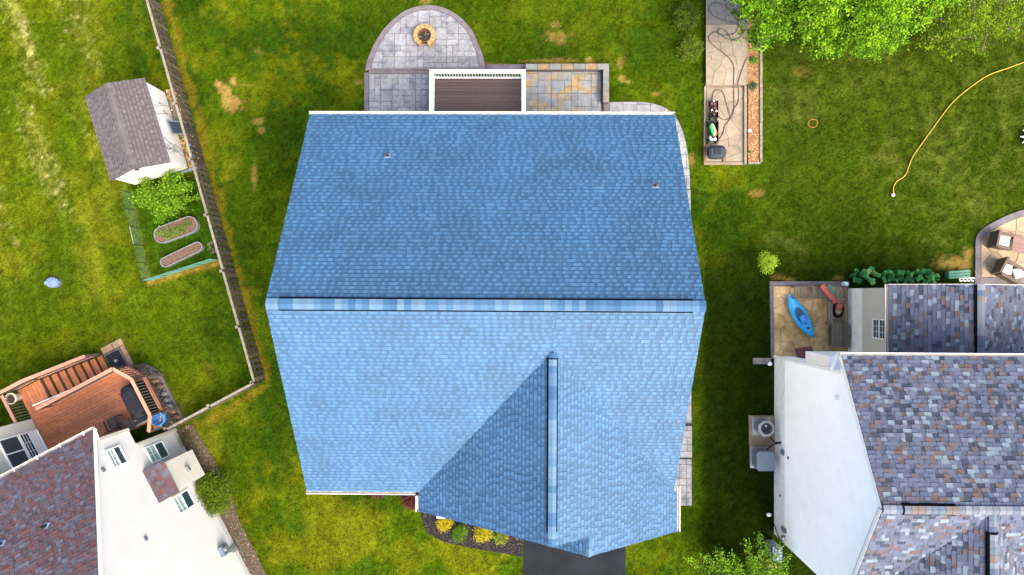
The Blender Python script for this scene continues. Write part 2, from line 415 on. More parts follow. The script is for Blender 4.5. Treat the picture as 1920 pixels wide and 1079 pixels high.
def caps(house, p0, p1, w, n1, n2, mtl, e=.20, lift=.03, vent=True, t0=0.0, t1=1.0):
    """ridge vent and its cap shingles, one piece each; n1, n2 down-slope unit vectors"""
    p0, p1, n1, n2 = Vector(p0), Vector(p1), Vector(n1).normalized(), Vector(n2).normalized()
    if vent: n1 = Vector((n1.x, n1.y, n1.z * .45)).normalized(); n2 = Vector((n2.x, n2.y, n2.z * .45)).normalized()
    L = (p1 - p0).length; d = (p1 - p0).normalized(); up = Vector((0, 0, 1))
    if vent:
        b = MB(); a0 = p0 + d * L * t0; a1 = p0 + d * L * t1; P = []
        for p in (a0, a1):
            P += [p + n1 * (w + .052) + up * -.13, p + n1 * (w + .047) + up * (lift - .022), p + up * (lift + .004), p + n2 * (w + .040) + up * (lift - .022), p + n2 * (w + .045) + up * -.13]
        b.faces(P, [(0, 1, 2, 3, 4), (9, 8, 7, 6, 5)] + [(i, i + 5, i + 6, i + 1) for i in range(4)]); b.build('ridge_vent', M['vent_black'], house)
    k = int(L / e); b = MB(); e = L / k; h0, h1, q = .012, .022, 1.0
    P = []
    for x, h in ((0, h1), (e * 1.15, h0)):
        for v_, hh in ((n1 * w, 0), (Vector((0, 0, 0)), .006), (n2 * w, 0)): P.append(d * x + v_ + up * (hh + h))
    for x in (0, e * 1.15):
        for v_ in (n1 * w, Vector((0, 0, 0)), n2 * w): P.append(d * x + v_ + up * .004)
    b.faces(P, [(0, 1, 4, 3), (1, 2, 5, 4), (0, 6, 7, 1), (1, 7, 8, 2), (0, 3, 9, 6), (2, 8, 11, 5), (3, 4, 10, 9), (4, 5, 11, 10)])
    o0 = None; og = root_org(house)
    for i in range(k):
        tt = i / k; lf = lift + .008 if (vent and t0 <= tt <= t1) else .012
        if o0 is None: o = mesh_obj('ridge_cap', b.v, b.f, mtl); o0 = o; o.parent = house
        else: o = o0.copy(); COL.objects.link(o)
        o.location = p0 + d * (i * e) + up * lf - og
def gutter(house, p0, p1, out, name='gutter', wd=.105, ht=.11, hangers=True):
    """K-style open gutter along p0-p1 (top back edge), out = outward unit"""
    p0, p1, out = Vector(p0), Vector(p1), Vector(out).normalized(); up = Vector((0, 0, 1)); b = MB()
    prof = [(0, 0), (0, -ht), (wd * .75, -ht), (wd, -.02), (wd, 0.012), (wd - .022, 0.012), (wd - .022, -.01), (wd * .70, -ht + .008), (.008, -ht + .008), (.008, 0)]
    P = [p0 + out * x + up * z for x, z in prof] + [p1 + out * x + up * z for x, z in prof]; n = len(prof)
    b.faces(P, [(i, i + n, (i + 1) % n + n, (i + 1) % n) for i in range(n)])
    for p in (p0, p1):
        b.faces([p + out * x + up * z for x, z in prof[:4]] , [(0, 1, 2, 3)])
    g = b.build(name, M['gutter'], house)
    return g
def siding(house, O, A, poly, m, e=.115, name='siding', out=None, proud=.03):
    """lap siding on a vertical wall; poly (a, z) convex"""
    O = Vector(O); A = Vector(A).normalized(); N = Vector(out).normalized(); b = MB()
    def at(a, z, h): return O + A * a + Vector((0, 0, z)) + N * h
    z0 = min(p[1] for p in poly); z1 = max(p[1] for p in poly); z = z0
    while z < z1 - .005:
        zt = min(z + e, z1); lo = slice_poly(poly, z + 1e-4); hi = slice_poly(poly, zt - 1e-4)
        if lo and hi:
            b.face([at(lo[0], z, proud), at(lo[1], z, proud), at(hi[1], zt, .001), at(hi[0], zt, .001)])
            b.face([at(lo[0], z, 0), at(lo[1], z, 0), at(lo[1], z, proud), at(lo[0], z, proud)])
        z += e
    return b.build(name, m, house, kind='stuff')
def window(house, O, A, N, a0, a1, z0, z1, name='window', split='v', grid=(2, 2), grid2=None, left=None, right=None, fr=.048):
    """framed sliding window on a wall plane"""
    O = Vector(O); A = Vector(A).normalized(); N = Vector(N).normalized()
    def at(a, z, h): return O + A * a + Vector((0, 0, z)) + N * h
    f = MB()
    for (x0, x1, y0, y1) in ((a0, a1, z0, z0 + fr), (a0, a1, z1 - fr, z1), (a0, a0 + fr, z0 + fr, z1 - fr), (a1 - fr, a1, z0 + fr, z1 - fr),
                             ((a0, a1, (z0 + z1) / 2 - fr / 2, (z0 + z1) / 2 + fr / 2) if split == 'h' else ((a0 + a1) / 2 - fr / 2, (a0 + a1) / 2 + fr / 2, z0 + fr, z1 - fr))):
        P = [at(x0, y0, 0), at(x1, y0, 0), at(x1, y1, 0), at(x0, y1, 0), at(x0, y0, .07), at(x1, y0, .07), at(x1, y1, .07), at(x0, y1, .07)]
        f.faces(P, [(0, 1, 2, 3), (7, 6, 5, 4), (0, 4, 5, 1), (1, 5, 6, 2), (2, 6, 7, 3), (3, 7, 4, 0)])
    w_ = f.build(name, M['white'], house)
    am, zm = (a0 + a1) / 2, (z0 + z1) / 2
    rects = [(a0 + fr, am - fr / 2, z0 + fr, z1 - fr), (am + fr / 2, a1 - fr, z0 + fr, z1 - fr)] if split != 'h' else [(a0 + fr, a1 - fr, z0 + fr, zm - fr / 2), (a0 + fr, a1 - fr, zm + fr / 2, z1 - fr)]
    for (x0, x1, y0, y1), mm, grid in zip(rects, (left or M['glass_l'], right or M['glass']), (grid2 or grid, grid)):
        p = MB(); p.faces([at(x0, y0, .02), at(x1, y0, .02), at(x1, y1, .02), at(x0, y1, .02), at(x0, y0, .035), at(x1, y0, .035), at(x1, y1, .035), at(x0, y1, .035)],
                          [(0, 1, 2, 3), (7, 6, 5, 4), (0, 4, 5, 1), (1, 5, 6, 2), (2, 6, 7, 3), (3, 7, 4, 0)])
        p.build('pane', mm, w_)
        q = MB()
        for i in range(1, grid[0] + 1):
            a = x0 + (x1 - x0) * i / (grid[0] + 1); q.beam(at(a, y0, .042), at(a, y1, .042), .014, .012, N)
        for i in range(1, grid[1] + 1):
            z = y0 + (y1 - y0) * i / (grid[1] + 1); q.beam(at(x0, z, .043), at(x1, z, .043), .014, .012, N)
        if q.v: q.build('muntin', M['white'], w_)
    return w_
def pipe_vent(house, p, n, r=.05, h=.35, m='greymetal'):
    v_ = MB(); v_.tube([Vector(p) - Vector((0, 0, .1)), Vector(p) + Vector((0, 0, h))], r, 10); o = v_.build('vent_pipe', M['dark'], house)
    f = MB(); n = Vector(n).normalized(); a = n.cross(Vector((0, 1, 0.01))).normalized(); c = n.cross(a); p = Vector(p)
    P = [p + n * .024 + a * x * .11 + c * y * .11 for x, y in ((-1, -1), (1, -1), (1, 1), (-1, 1))] + [p + n * .05 + a * x * .07 + c * y * .07 for x, y in ((-1, -1), (1, -1), (1, 1), (-1, 1))]
    f.faces(P, [(4, 5, 6, 7), (0, 1, 5, 4), (1, 2, 6, 5), (2, 3, 7, 6), (3, 0, 4, 7)]); f.build('flashing', M['bluegrey'], o)
# ---- foliage
def rand_unit(n, g):
    v = g.normal(size=(n, 3)); return v / np.linalg.norm(v, axis=1, keepdims=True)
def leaf_mesh(P, size, cols, g, up=.5, asp=.55):
    """leaf quads (folded diamonds) at points P; size (n,), cols (n,3)"""
    n = len(P); d = rand_unit(n, g); d[:, 2] *= .55; d /= np.linalg.norm(d, axis=1, keepdims=True)
    nn = rand_unit(n, g); nn[:, 2] += up * 2; side = np.cross(d, nn); side /= np.linalg.norm(side, axis=1, keepdims=True) + 1e-9
    L = size[:, None]; a = P; b = P + d * L * .5 + side * L * asp * .5; c = P + d * L; e = P + d * L * .5 - side * L * asp * .5
    c = c - np.array([0, 0, 1.0]) * L * .12
    v = np.stack([a, b, c, e], 1).reshape(-1, 3); q = np.arange(4 * n).reshape(-1, 4)
    return v, q, np.repeat(cols, 4, 0)
def foliage(name, lobes, n, size, pal, parent, seed=1, m='leaf', clump=6, shell=.55, up=.5, asp=.55):
    """leaves in clumps through ellipsoid lobes [(x,y,z,rx,ry,rz)]"""
    g = np.random.default_rng(seed); pal = np.array(pal, float); W_ = np.array([l[3] * l[4] * l[5] for l in lobes]) ** .67; W_ /= W_.sum(); P = []; C = []
    for l, wt in zip(lobes, W_):
        k = max(3, int(n * wt / clump)); u = rand_unit(k, g); rad = shell + (1 - shell) * g.random(k) ** .6; rad *= (1 + .18 * g.normal(size=k)).clip(.6, 1.35)
        cc = np.array(l[:3]) + u * rad[:, None] * np.array(l[3:6]); tone = g.random(k)
        for_pts = np.repeat(cc, clump, 0) + g.normal(size=(k * clump, 3)) * size * .85
        P.append(for_pts); C.append(np.repeat(tone, clump) + g.normal(size=k * clump) * .15)
    P = np.concatenate(P); t = (np.concatenate(C).clip(0, .999)) * (len(pal) - 1); i = t.astype(int); f = (t - i)[:, None]
    cols = pal[i] * (1 - f) + pal[np.minimum(i + 1, len(pal) - 1)] * f
    P[:, 2] = np.maximum(P[:, 2], .03)
    v, q, c = leaf_mesh(P, size * (.7 + .6 * g.random(len(P))), cols, g, up, asp)
    return np_obj(name, v, q, c, M[m], parent)
def limb(b, p0, p1, r0, r1, bend=.15, n=5, r=rng):
    p0, p1 = Vector(p0), Vector(p1); L = (p1 - p0).length; pts = []
    off = Vector((r.uniform(-1, 1), r.uniform(-1, 1), r.uniform(0, .8))) * L * bend
    for i in range(n + 1):
        t = i / n; pts.append(p0.lerp(p1, t) + off * math.sin(math.pi * t))
    b.tube(pts, [r0 + (r1 - r0) * i / n for i in range(n + 1)], 7)
# ================================================================== GROUND
def vnoise(x, y, s, seed):
    """smooth value noise, 0..1"""
    x = np.asarray(x) * s; y = np.asarray(y) * s; xi = np.floor(x).astype(int); yi = np.floor(y).astype(int); fx = x - xi; fy = y - yi
    fx = fx * fx * (3 - 2 * fx); fy = fy * fy * (3 - 2 * fy)
    def hsh(i, j):
        h = (i * 374761393 + j * 668265263 + seed * 982451653) & 0x7fffffff
        h = ((h ^ (h >> 13)) * 1274126177) & 0x7fffffff
        return ((h ^ (h >> 16)) & 0xffff) / 65535.0
    return (hsh(xi, yi) * (1 - fx) + hsh(xi + 1, yi) * fx) * (1 - fy) + (hsh(xi, yi + 1) * (1 - fx) + hsh(xi + 1, yi + 1) * fx) * fy
def fbm(x, y, s, seed, o=4):
    r = 0; a = .5; t = 0
    for k in range(o): r = r + a * vnoise(x, y, s * 2 ** k, seed + k * 17); t += a; a *= .55
    return r / t
def sst(a, b, v):
    t = ((v - a) / (b - a)).clip(0, 1); return t * t * (3 - 2 * t)
def mixc(c, d, f): return c * (1 - f[..., None]) + np.array(d) * f[..., None]
DIRT = [(431, 192, 20, 15, 1), (423, 172, 12, 14, 1), (409, 158, 7, 8, 1), (438, 153, 6, 10, 1),
        (1045, 70, 24, 12, .55), (1040, 48, 10, 8, .4), (1165, 148, 9, 7, .7), (1163, 120, 6, 16, .5), (1178, 155, 5, 4, .9), (1228, 176, 7, 4, .6), (1105, 113, 8, 5, .8), (483, 96, 10, 9, .25),
        (477, 330, 6, 26, .55), (484, 228, 12, 6, .6), (490, 244, 8, 6, .5), (466, 160, 22, 3, .3), (1418, 362, 13, 8, .5), (1790, 495, 32, 14, .75), (1815, 478, 10, 14, .7), (1480, 525, 10, 6, .5), (1500, 135, 20, 10, .2),
        (800, 3, 14, 5, .6), (672, 155, 8, 4, .6), (1570, 522, 14, 5, .5), (920, 124, 40, 5, .4), (1040, 115, 50, 5, .55), (395, 690, 14, 8, .12), (925, 1002, 8, 5, .1), (1295, 300, 8, 10, .6), (1285, 330, 5, 6, .5), (1460, 520, 12, 6, .4)]
def seg_dist(x, y, a, b):
    dx, dy = b[0] - a[0], b[1] - a[1]; L = dx * dx + dy * dy; t = (((x - a[0]) * dx + (y - a[1]) * dy) / L).clip(0, 1)
    return np.hypot(x - a[0] - t * dx, y - a[1] - t * dy)
def lawn_color(x, y):
    """turf colour at a place on the lot (px, py: where that place shows in the photograph)"""
    px, py = PX(x, y)
    n1 = fbm(x, y, .22, 3); n2 = fbm(x, y, .8, 9); n3 = fbm(x, y, 3.0, 21, 3); n4 = fbm(x, y, 9.0, 33, 2); n5 = fbm(x, y, 4.5, 133, 2)
    wob = (n2 - .5) * 120
    c = np.zeros(np.shape(x) + (3,)); c[...] = (.048, .088, .0045)
    c = mixc(c, (.105, .125, .0070), sst(.40, .66, n2 * .65 + n1 * .35))
    c = mixc(c, (.020, .050, .0045), sst(.45, .64, fbm(x, y, .55, 51) * .6 + n3 * .4) * .9)
    left = sst(330, 250, px - (py - 300) * .28 + wob * .2)
    c = mixc(c, (.100, .130, .006), left * .4)
    c = mixc(c, (.165, .170, .018), left * sst(.50, .78, n2 * .5 + n1 * .5) * .65)
    # dry mowing streaks in the far-left lawn
    sx, sy = x * .93 + y * .36, -x * .36 + y * .93          # along / across turned to the streak
    st = fbm(sx * 1.1, sy * .16, 1.0, 71, 4)
    zone = sst(320, 60, px + wob) * sst(480, 240, py + wob)
    c = mixc(c, (.30, .265, .105), zone * sst(.50, .74, st * .6 + n3 * .2 + n4 * .2) * .42)
    c = mixc(c, (.46, .42, .24), sst(260, 120, px) * sst(700, 300, py) * sst(.66, .78, n5 * .55 + st * .45) * .5)
    # right back lawn: duller, olive, thin
    right = sst(1390, 1470, px + wob * .4) * sst(560, 480, py)
    c = mixc(c, (.036, .066, .0055), right * .75)
    c = mixc(c, (.082, .096, .020), right * sst(.46, .70, fbm(x, y, .5, 91) * .6 + n3 * .4) * .75)
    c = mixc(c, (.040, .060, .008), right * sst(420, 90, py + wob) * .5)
    # gap between the two houses and the front right: house shade painted in as deep green
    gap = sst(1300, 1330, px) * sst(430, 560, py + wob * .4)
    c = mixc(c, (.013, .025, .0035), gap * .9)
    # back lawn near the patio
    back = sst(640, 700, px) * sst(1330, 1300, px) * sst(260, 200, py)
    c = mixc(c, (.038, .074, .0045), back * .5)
    # front-left lawn yellower
    fr = sst(380, 470, px) * sst(1000, 960, px) * sst(900, 960, py)
    c = mixc(c, (.118, .130, .008), fr * sst(.38, .62, n2) * .7)
    # dry strip at the foot of the fence
    fd = np.minimum(seg_dist(px, py, (312, 0), (500, 716)), seg_dist(px, py, (500, 722), (372, 800)))
    c = mixc(c, (.20, .150, .022), sst(13, 1, fd + (n3 - .5) * 26 + (n4 - .5) * 14) * .7)
    gd = seg_dist(px, py, (280, 530), (408, 492)); c = mixc(c, (.28, .19, .05), sst(11, 2, gd + (n3 - .5) * 8) * .8)
    # bare earth
    for (a, b, rx, ry, k) in DIRT:
        d = np.hypot((px - a) / rx, (py - b) / ry) + (n3 - .5) * 1.1 + (n4 - .5) * 1.6
        c = mixc(c, (.34, .215, .09), sst(1.2, .7, d) * k * .9)
    mow = np.sin((x * .965 + y * .26) * 2 * np.pi / 1.05 + (n2 - .5) * 2.2); c *= (1 + .10 * mow * sst(.35, .6, n1))[..., None]
    gard = in_poly(px, py, [(246, 345), (284, 524), (408, 486), (372, 330)]).astype(float)
    c = mixc(c, (.024, .066, .0045), gard * .75)
    c *= np.array([.64, .655, .42])
    c *= (.58 + .84 * n3)[..., None]
    c *= (.50 + 1.0 * n4)[..., None]
    return c
xs = np.concatenate([[-400, -150], np.arange(-80, -27, 1.0), np.arange(-27, 27.01, .1), np.arange(28, 81, 1.0), [150, 400]])
ys = np.concatenate([[-400, -150], np.arange(-70, -17, 1.0), np.arange(-17, 17.01, .1), np.arange(18, 71, 1.0), [150, 400]])
gx, gy = np.meshgrid(xs, ys); gz = np.zeros_like(gx)
gi = np.arange(gx.size).reshape(gx.shape)
gq = np.stack([gi[:-1, :-1], gi[:-1, 1:], gi[1:, 1:], gi[1:, :-1]], -1).reshape(-1, 4)
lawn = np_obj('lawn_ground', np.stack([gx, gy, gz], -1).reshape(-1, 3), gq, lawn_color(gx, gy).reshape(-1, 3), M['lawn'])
setp(lawn, 'green and yellow mottled lawn around the houses', None, None, 'structure')
HARD = []            # footprints without grass
def sheet(name, poly, z, m, label, kind='structure', z0=-.05):
    b = MB(); b.prism(poly, z0, z); o = b.build(name, m); HARD.append(poly); return setp(o, label, None, None, kind)
# driveway
dr = GP([(981, 1000), (1173, 1000), (1175, 1160), (979, 1160)])
dr = [dr[0], dr[1], (dr[1][0] + .02, -40), (dr[0][0] - .02, -40)]
dr[0] = (dr[0][0], -6.2); dr[1] = (dr[1][0], -6.2)
sheet('driveway', dr, .015, M['asphalt'], 'dark asphalt driveway below the blue roof')
# ================================================================== MAIN HOUSE
ZE, RISE, XC, YC, HD, WID = 5.907, 4.085, -1.031, -.337, 6.609, 12.8
ZR = ZE + RISE; XL, XR = XC - WID / 2, XC + WID / 2; YN, YS = YC + HD, YC - HD; PT = RISE / HD
house = thing('main_house', 'two-storey house with large blue shingle roof in the middle of the lawn', 'house', (XC, YC, 0))
BLUE = [((.0240, .0725, .141), 4), ((.0255, .0755, .145), 4), ((.0275, .0785, .149), 3), ((.0225, .0685, .135), 2)]
SL = math.hypot(HD, RISE); sN = Vector((0, -HD, RISE)); sS = Vector((0, HD, RISE))
# gable facing the street
XG, HWG, ZG, Y1, Y2 = 1.0, 4.5, 9.13, -7.62, -8.24
PG = (ZG - ZE) / HWG; GL, GR = XG - HWG, XG + HWG + .0
YA = YC - (ZR - ZG) / PT                                   # where the gable ridge dies into the main slope
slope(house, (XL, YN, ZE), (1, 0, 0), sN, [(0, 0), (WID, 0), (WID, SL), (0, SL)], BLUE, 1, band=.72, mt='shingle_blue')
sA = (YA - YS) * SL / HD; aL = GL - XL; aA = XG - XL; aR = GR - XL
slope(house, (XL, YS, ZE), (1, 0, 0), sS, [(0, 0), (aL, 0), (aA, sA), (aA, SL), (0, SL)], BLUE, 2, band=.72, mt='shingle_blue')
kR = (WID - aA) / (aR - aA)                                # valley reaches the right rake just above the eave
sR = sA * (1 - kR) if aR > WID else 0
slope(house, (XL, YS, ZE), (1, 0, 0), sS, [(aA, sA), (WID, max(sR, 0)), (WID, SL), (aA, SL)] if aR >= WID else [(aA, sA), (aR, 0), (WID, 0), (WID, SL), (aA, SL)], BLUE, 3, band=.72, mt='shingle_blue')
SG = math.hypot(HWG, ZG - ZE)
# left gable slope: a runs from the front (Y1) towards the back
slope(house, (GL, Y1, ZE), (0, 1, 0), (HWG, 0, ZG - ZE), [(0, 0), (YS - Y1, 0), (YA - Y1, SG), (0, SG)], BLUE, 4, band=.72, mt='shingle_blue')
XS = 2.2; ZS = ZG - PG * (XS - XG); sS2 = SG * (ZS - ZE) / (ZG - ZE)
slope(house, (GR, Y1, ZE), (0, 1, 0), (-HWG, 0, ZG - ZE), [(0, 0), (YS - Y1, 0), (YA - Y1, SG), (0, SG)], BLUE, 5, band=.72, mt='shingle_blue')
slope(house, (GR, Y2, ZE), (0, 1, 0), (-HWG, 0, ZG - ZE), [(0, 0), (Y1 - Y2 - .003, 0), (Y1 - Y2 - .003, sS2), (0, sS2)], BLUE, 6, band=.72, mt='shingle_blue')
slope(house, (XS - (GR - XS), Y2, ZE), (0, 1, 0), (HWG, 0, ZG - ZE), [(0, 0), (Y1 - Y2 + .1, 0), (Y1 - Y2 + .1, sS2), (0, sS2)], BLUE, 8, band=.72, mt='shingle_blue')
dN = Vector((0, HD, -RISE)).normalized(); dS = Vector((0, -HD, -RISE)).normalized()
caps(house, (XL + .02, YC, ZR), (XR - .02, YC, ZR), .165, dN, dS, M['cap_blue'], t0=.03, t1=.973, lift=.05)
dW = Vector((-HWG, 0, -(ZG - ZE))).normalized(); dE = Vector((HWG, 0, -(ZG - ZE))).normalized()
caps(house, (XG, YA - .05, ZG), (XG, Y1 + .02, ZG), .13, dW, dE, M['cap_blue'], t0=.03, t1=.93, lift=.05)
caps(house, (XS, Y1 + .05, ZS), (XS, Y2 + .02, ZS), .11, dW, dE, M['cap_blue'], vent=False)
# gutters, rake boards
gutter(house, (XL - .04, YN + .012, ZE - .02), (XR + .02, YN + .012, ZE - .02), (0, 1, 0))
gutter(house, (XL - .04, YS - .012, ZE - .02), (GL - .14, YS - .012, ZE - .02), (0, -1, 0))
gutter(house, (GL - .012, YS - .15, ZE - .02), (GL - .012, Y1 - .03, ZE - .02), (-1, 0, 0))
gutter(house, (GR + .012, YS + .28, ZE - .02), (GR + .012, Y2 - .03, ZE - .02), (1, 0, 0))
for x, sgn in ((XL, -1), (XR, 1)):
    for ye in (YN, YS):
        b = MB(); b.beam((x - sgn * .03, ye, ZE - .20), (x - sgn * .03, YC, ZR - .20), .022, .16); b.build('rake_board', M['gutter'], house)
for (xa, za, xb, zb, y) in ((GL, ZE, XG, ZG, Y1), (XS, ZS, GR, ZE, Y2), (XS - (GR - XS), ZE, XS, ZS, Y2)):
    b = MB(); b.beam((xa, y + .03, za - .20), (xb, y + .03, zb - .20), .022, .16); b.build('rake_board', M['gutter'], house)
# walls
b = MB(); b.prism([(XL + .25, YS + .4), (XR - .25, YS + .4), (XR - .25, YN - .4), (XL + .25, YN - .4)], 0, ZE - .1); b.build('wall', M['siding_b'], house)
for x in (XL + .25, XR - .25):
    b = MB(); sg = -1 if x < XC else 1
    b.faces([(x, YS + .4, ZE - .1), (x, YN - .4, ZE - .1), (x, YC, ZR - .35), (x - sg * .2, YS + .4, ZE - .1), (x - sg * .2, YN - .4, ZE - .1), (x - sg * .2, YC, ZR - .35)],
            [(0, 1, 2), (5, 4, 3), (0, 2, 5, 3), (1, 4, 5, 2)]); b.build('gable_wall', M['siding_b'], house)
b = MB(); b.prism([(GL + .35, Y1 + .35), (GR - .35, Y1 + .35), (GR - .35, YS + .38), (GL + .35, YS + .38)], 0, ZE - .12)
b.faces([(GL + .35, Y1 + .35, ZE - .12), (GR - .35, Y1 + .35, ZE - .12), (XG, Y1 + .35, ZG - .3), (XG, Y1 + .6, ZG - .3)], [(0, 1, 2), (0, 2, 3), (1, 3, 2)]); b.build('front_wall', M['siding_b'], house)
gd = MB(); gd.box((2.4, Y1 + .32, 1.1), (4.3, .05, 2.2)); g_ = gd.build('garage_door', M['white'], house)
for k in range(1, 4):
    q = MB(); q.box((2.4, Y1 + .288, .55 * k), (4.3, .012, .02)); q.build('panel_joint', M['gutter'], g_)
wl = G(832, 968, .9)
b = MB(); b.box((wl.x, wl.y + .35, .75), (.60, .9, .30)); b.build('white_ledge', M['white'], house, label='white ledge at the front wall above the mulch bed')
for px, py in ((727, 293), (1228, 349)):
    # a point on the north slope along this sight line
    d = CAMR @ Vector(((px - 960) / FPX, (539.5 - py) / FPX, -1.0)); 
    nrm = Vector((0, RISE, HD)); o_ = Vector((0, 0, H)); p0 = Vector((0, YN, ZE)); t = (p0 - o_).dot(nrm) / d.dot(nrm)
    pipe_vent(house, o_ + d * t, nrm)
# ================================================================== BACK PATIO
def solid(name, poly, z0, z1, m, parent, bev=.0):
    b = MB(); b.prism(poly, z0, z1, bev); return b.build(name, m, parent)
pc = G(800, 110)
pat = thing('back_patio', 'rounded grey paved patio with dark border behind the blue roofed house', 'patio', tuple(pc))
arc = [(685, 133), (690, 112), (700, 88), (714, 64), (733, 42), (757, 23), (780, 14), (800, 11), (822, 13), (846, 22), (868, 38), (886, 60), (898, 86), (907, 110), (911, 131)]
arc_w = [tuple(p) for p in curve_pts([Vector(q) for q in GP(arc)], 4)]
HARD.append(arc_w)
solid('bedding', arc_w, -.05, .035, M['grout'], pat)
arc_i = [tuple(p) for p in inset(arc_w, .20)]
bm_ = MB(); A_ = ccw(arc_w); cq_ = G(798, 95); I_ = [(cq_.x + (x - cq_.x) * .905, cq_.y + (y - cq_.y) * .905) for x, y in A_]
def ring_border(outer, inner, z0, z1, open_idx=None):
    b = MB(); n = len(outer)
    P = [(x, y, z0) for x, y in outer] + [(x, y, z1) for x, y in outer] + [(x, y, z1) for x, y in inner] + [(x, y, z0) for x, y in inner]
    b.faces(P, [f for i in range(n) for f in ((i, (i + 1) % n, n + (i + 1) % n, n + i), (n + i, n + (i + 1) % n, 2 * n + (i + 1) % n, 2 * n + i), (2 * n + i, 2 * n + (i + 1) % n, 3 * n + (i + 1) % n, 3 * n + i))])
    return b
ring_border(A_, I_, -.04, .065).build('border', M['border'], pat)
ac_ = G(798, 95); AI = [(ac_.x + (x - ac_.x) * .90, ac_.y + (y - ac_.y) * .90) for x, y in A_]
ashlar(AI, .0, .055, M['paver'], pat, .255, seed=3)
# lower left terrace
lt = GP([(683, 137), (804, 137), (804, 310), (684, 310)])
HARD.append(lt); solid('bedding', lt, -.05, .034, M['grout'], pat)
for q in ([(683, 137), (692, 137), (692, 310), (683.5, 310)], [(692, 133), (804, 133), (804, 139), (692, 139)]):
    solid('border', GP(q), -.04, .07, M['border'], pat, .01)
ashlar(GP([(692.5, 139.5), (804, 139.5), (804, 300), (692.5, 300)]), .0, .055, M['paver'], pat, .255, seed=5)
# raised right terrace behind the deck, with sitting wall
sw = thing('side_patio', 'small ochre stained paved terrace with low stone wall right of the wooden deck', 'patio', tuple(G(1060, 170)))
rt = GP([(984, 122), (1131, 122), (1131, 310), (984, 310)]); HARD.append(GP([(912, 120), (1143, 118), (1143, 310), (912, 310)]))
solid('bedding', rt, -.05, .034, M['grout'], sw)
ashlar(GP([(984, 133), (1127, 133), (1127, 300), (984, 300)]), .0, .055, M['paver_y'], sw, .29, seed=8, jz=.008)
wz = .48
def wall_run(p, q, n, wd, zt, parent, cap_m, name='capstone'):
    p, q = Vector((*p, 0)), Vector((*q, 0)); b = MB(); b.beam(p + V(0, 0, (zt - .06) / 2), q + V(0, 0, (zt - .06) / 2), wd - .06, zt - .06); b.build('wall_core', M['border'], parent)
    for i in range(n):
        a = p.lerp(q, i / n + .004); c = p.lerp(q, (i + 1) / n - .004); k = MB(); k.beam(a + V(0, 0, zt - .03), c + V(0, 0, zt - .03), wd, .06); k.build(name, cap_m, parent)
t0, t1, t2 = G(985, 125.5, wz), G(1142, 125, wz), G(1136.5, 131, wz); t3 = G(1136.5, 192, wz)
wall_run(t0[:2], t1[:2], 7, .245, wz, sw, M['capstone'])
wall_run((t2.x, t2.y + .02), t3[:2], 3, .25, wz, sw, M['capstone'])
solid('step', GP([(1131, 193), (1141, 193), (1141, 260), (1131, 260)]), -.04, .16, M['border'], sw, .01)
solid('border', GP([(912, 122), (984, 122), (984, 131), (912, 131)]), -.04, .075, M['border'], sw, .01)
# weeds along the wall foot
# walkway round the right side
wk = thing('side_walkway', 'grey paved walkway curving round the right side of the blue roofed house', 'walkway', tuple(G(1285, 400)))
wo_ = [tuple(p) for p in curve_pts([Vector(q) for q in GP([(1142, 192), (1185, 191.5), (1215, 193), (1245, 202), (1268, 222), (1283, 258), (1291, 305), (1294, 355)])], 5)]
wi = GP([(1235, 355), (1235, 300), (1142, 300)])
wpoly = wo_ + wi; HARD.append(wpoly)
solid('bedding', wpoly, -.05, .034, M['grout'], wk)
half = [p for p in wo_]
# two convex pieces
cor = GP([(1235, 300)])[0]
k_ = len(wo_) // 2 + 6
ashlar(clean(wo_[:k_] + [cor, GP([(1142, 300)])[0]]), 0, .055, M['paver'], wk, .30, seed=12)
ashlar(clean(wo_[k_ - 1:] + [GP([(1235, 355)])[0], cor]), 0, .055, M['paver'], wk, .30, seed=13)
for (y0, y1, z, sd_) in ((356, 796, .055, 14), (797, 858, .14, 15), (859, 948, .055, 16)):
    q = GP([(1235, y0), (1294.5 + (y0 - 355) * .004, y0), (1294.5 + (y1 - 355) * .004, y1), (1235, y1)]); HARD.append(q)
    solid('bedding', q, -.05, z - .02, M['grout'], wk); ashlar(q, 0, z, M['paver'], wk, .30, seed=sd_)
for y in (796.5, 858.5):
    b = MB(); a = G(1235, y, 0); c = G(1296, y, 0); b.beam(a + V(0, 0, .07), c + V(0, 0, .07), .07, .15); b.build('step_edge', M['black'], wk)
# ---- fire pit
fp = G(796.5, 68.5, .15); fire = thing('fire_pit', 'round tan block fire pit with an open gap on the grey patio', 'fire pit', (fp.x, fp.y, .05))
nb = 12
for k in range(nb):
    a0 = R_(-90 + 22) + R_(316) * k / nb; a1 = R_(-90 + 22) + R_(316) * (k + 1) / nb - .03; b = MB(); P = []
    for rr in (.30, .49):
        for a in (a0, a1): P.append((fp.x + rr * math.cos(a), fp.y + rr * math.sin(a)))
    b.prism([P[0], P[2], P[3], P[1]], .055, .34 + rng.uniform(-.006, .006), .012); b.build('block', M['sandblock'], fire)
b = MB(); b.lathe((fp.x, fp.y, .055), [(.295, 0), (.295, .25), (.275, .25), (.265, .10), (.0, .13)], 24); b.build('steel_ring', M['rust'], fire)
b = MB(); b.lathe((fp.x, fp.y, .14), [(.265, 0), (.2, .05), (.1, .07), (0, .07)], 14); b.build('ash', M['ash'], fire)
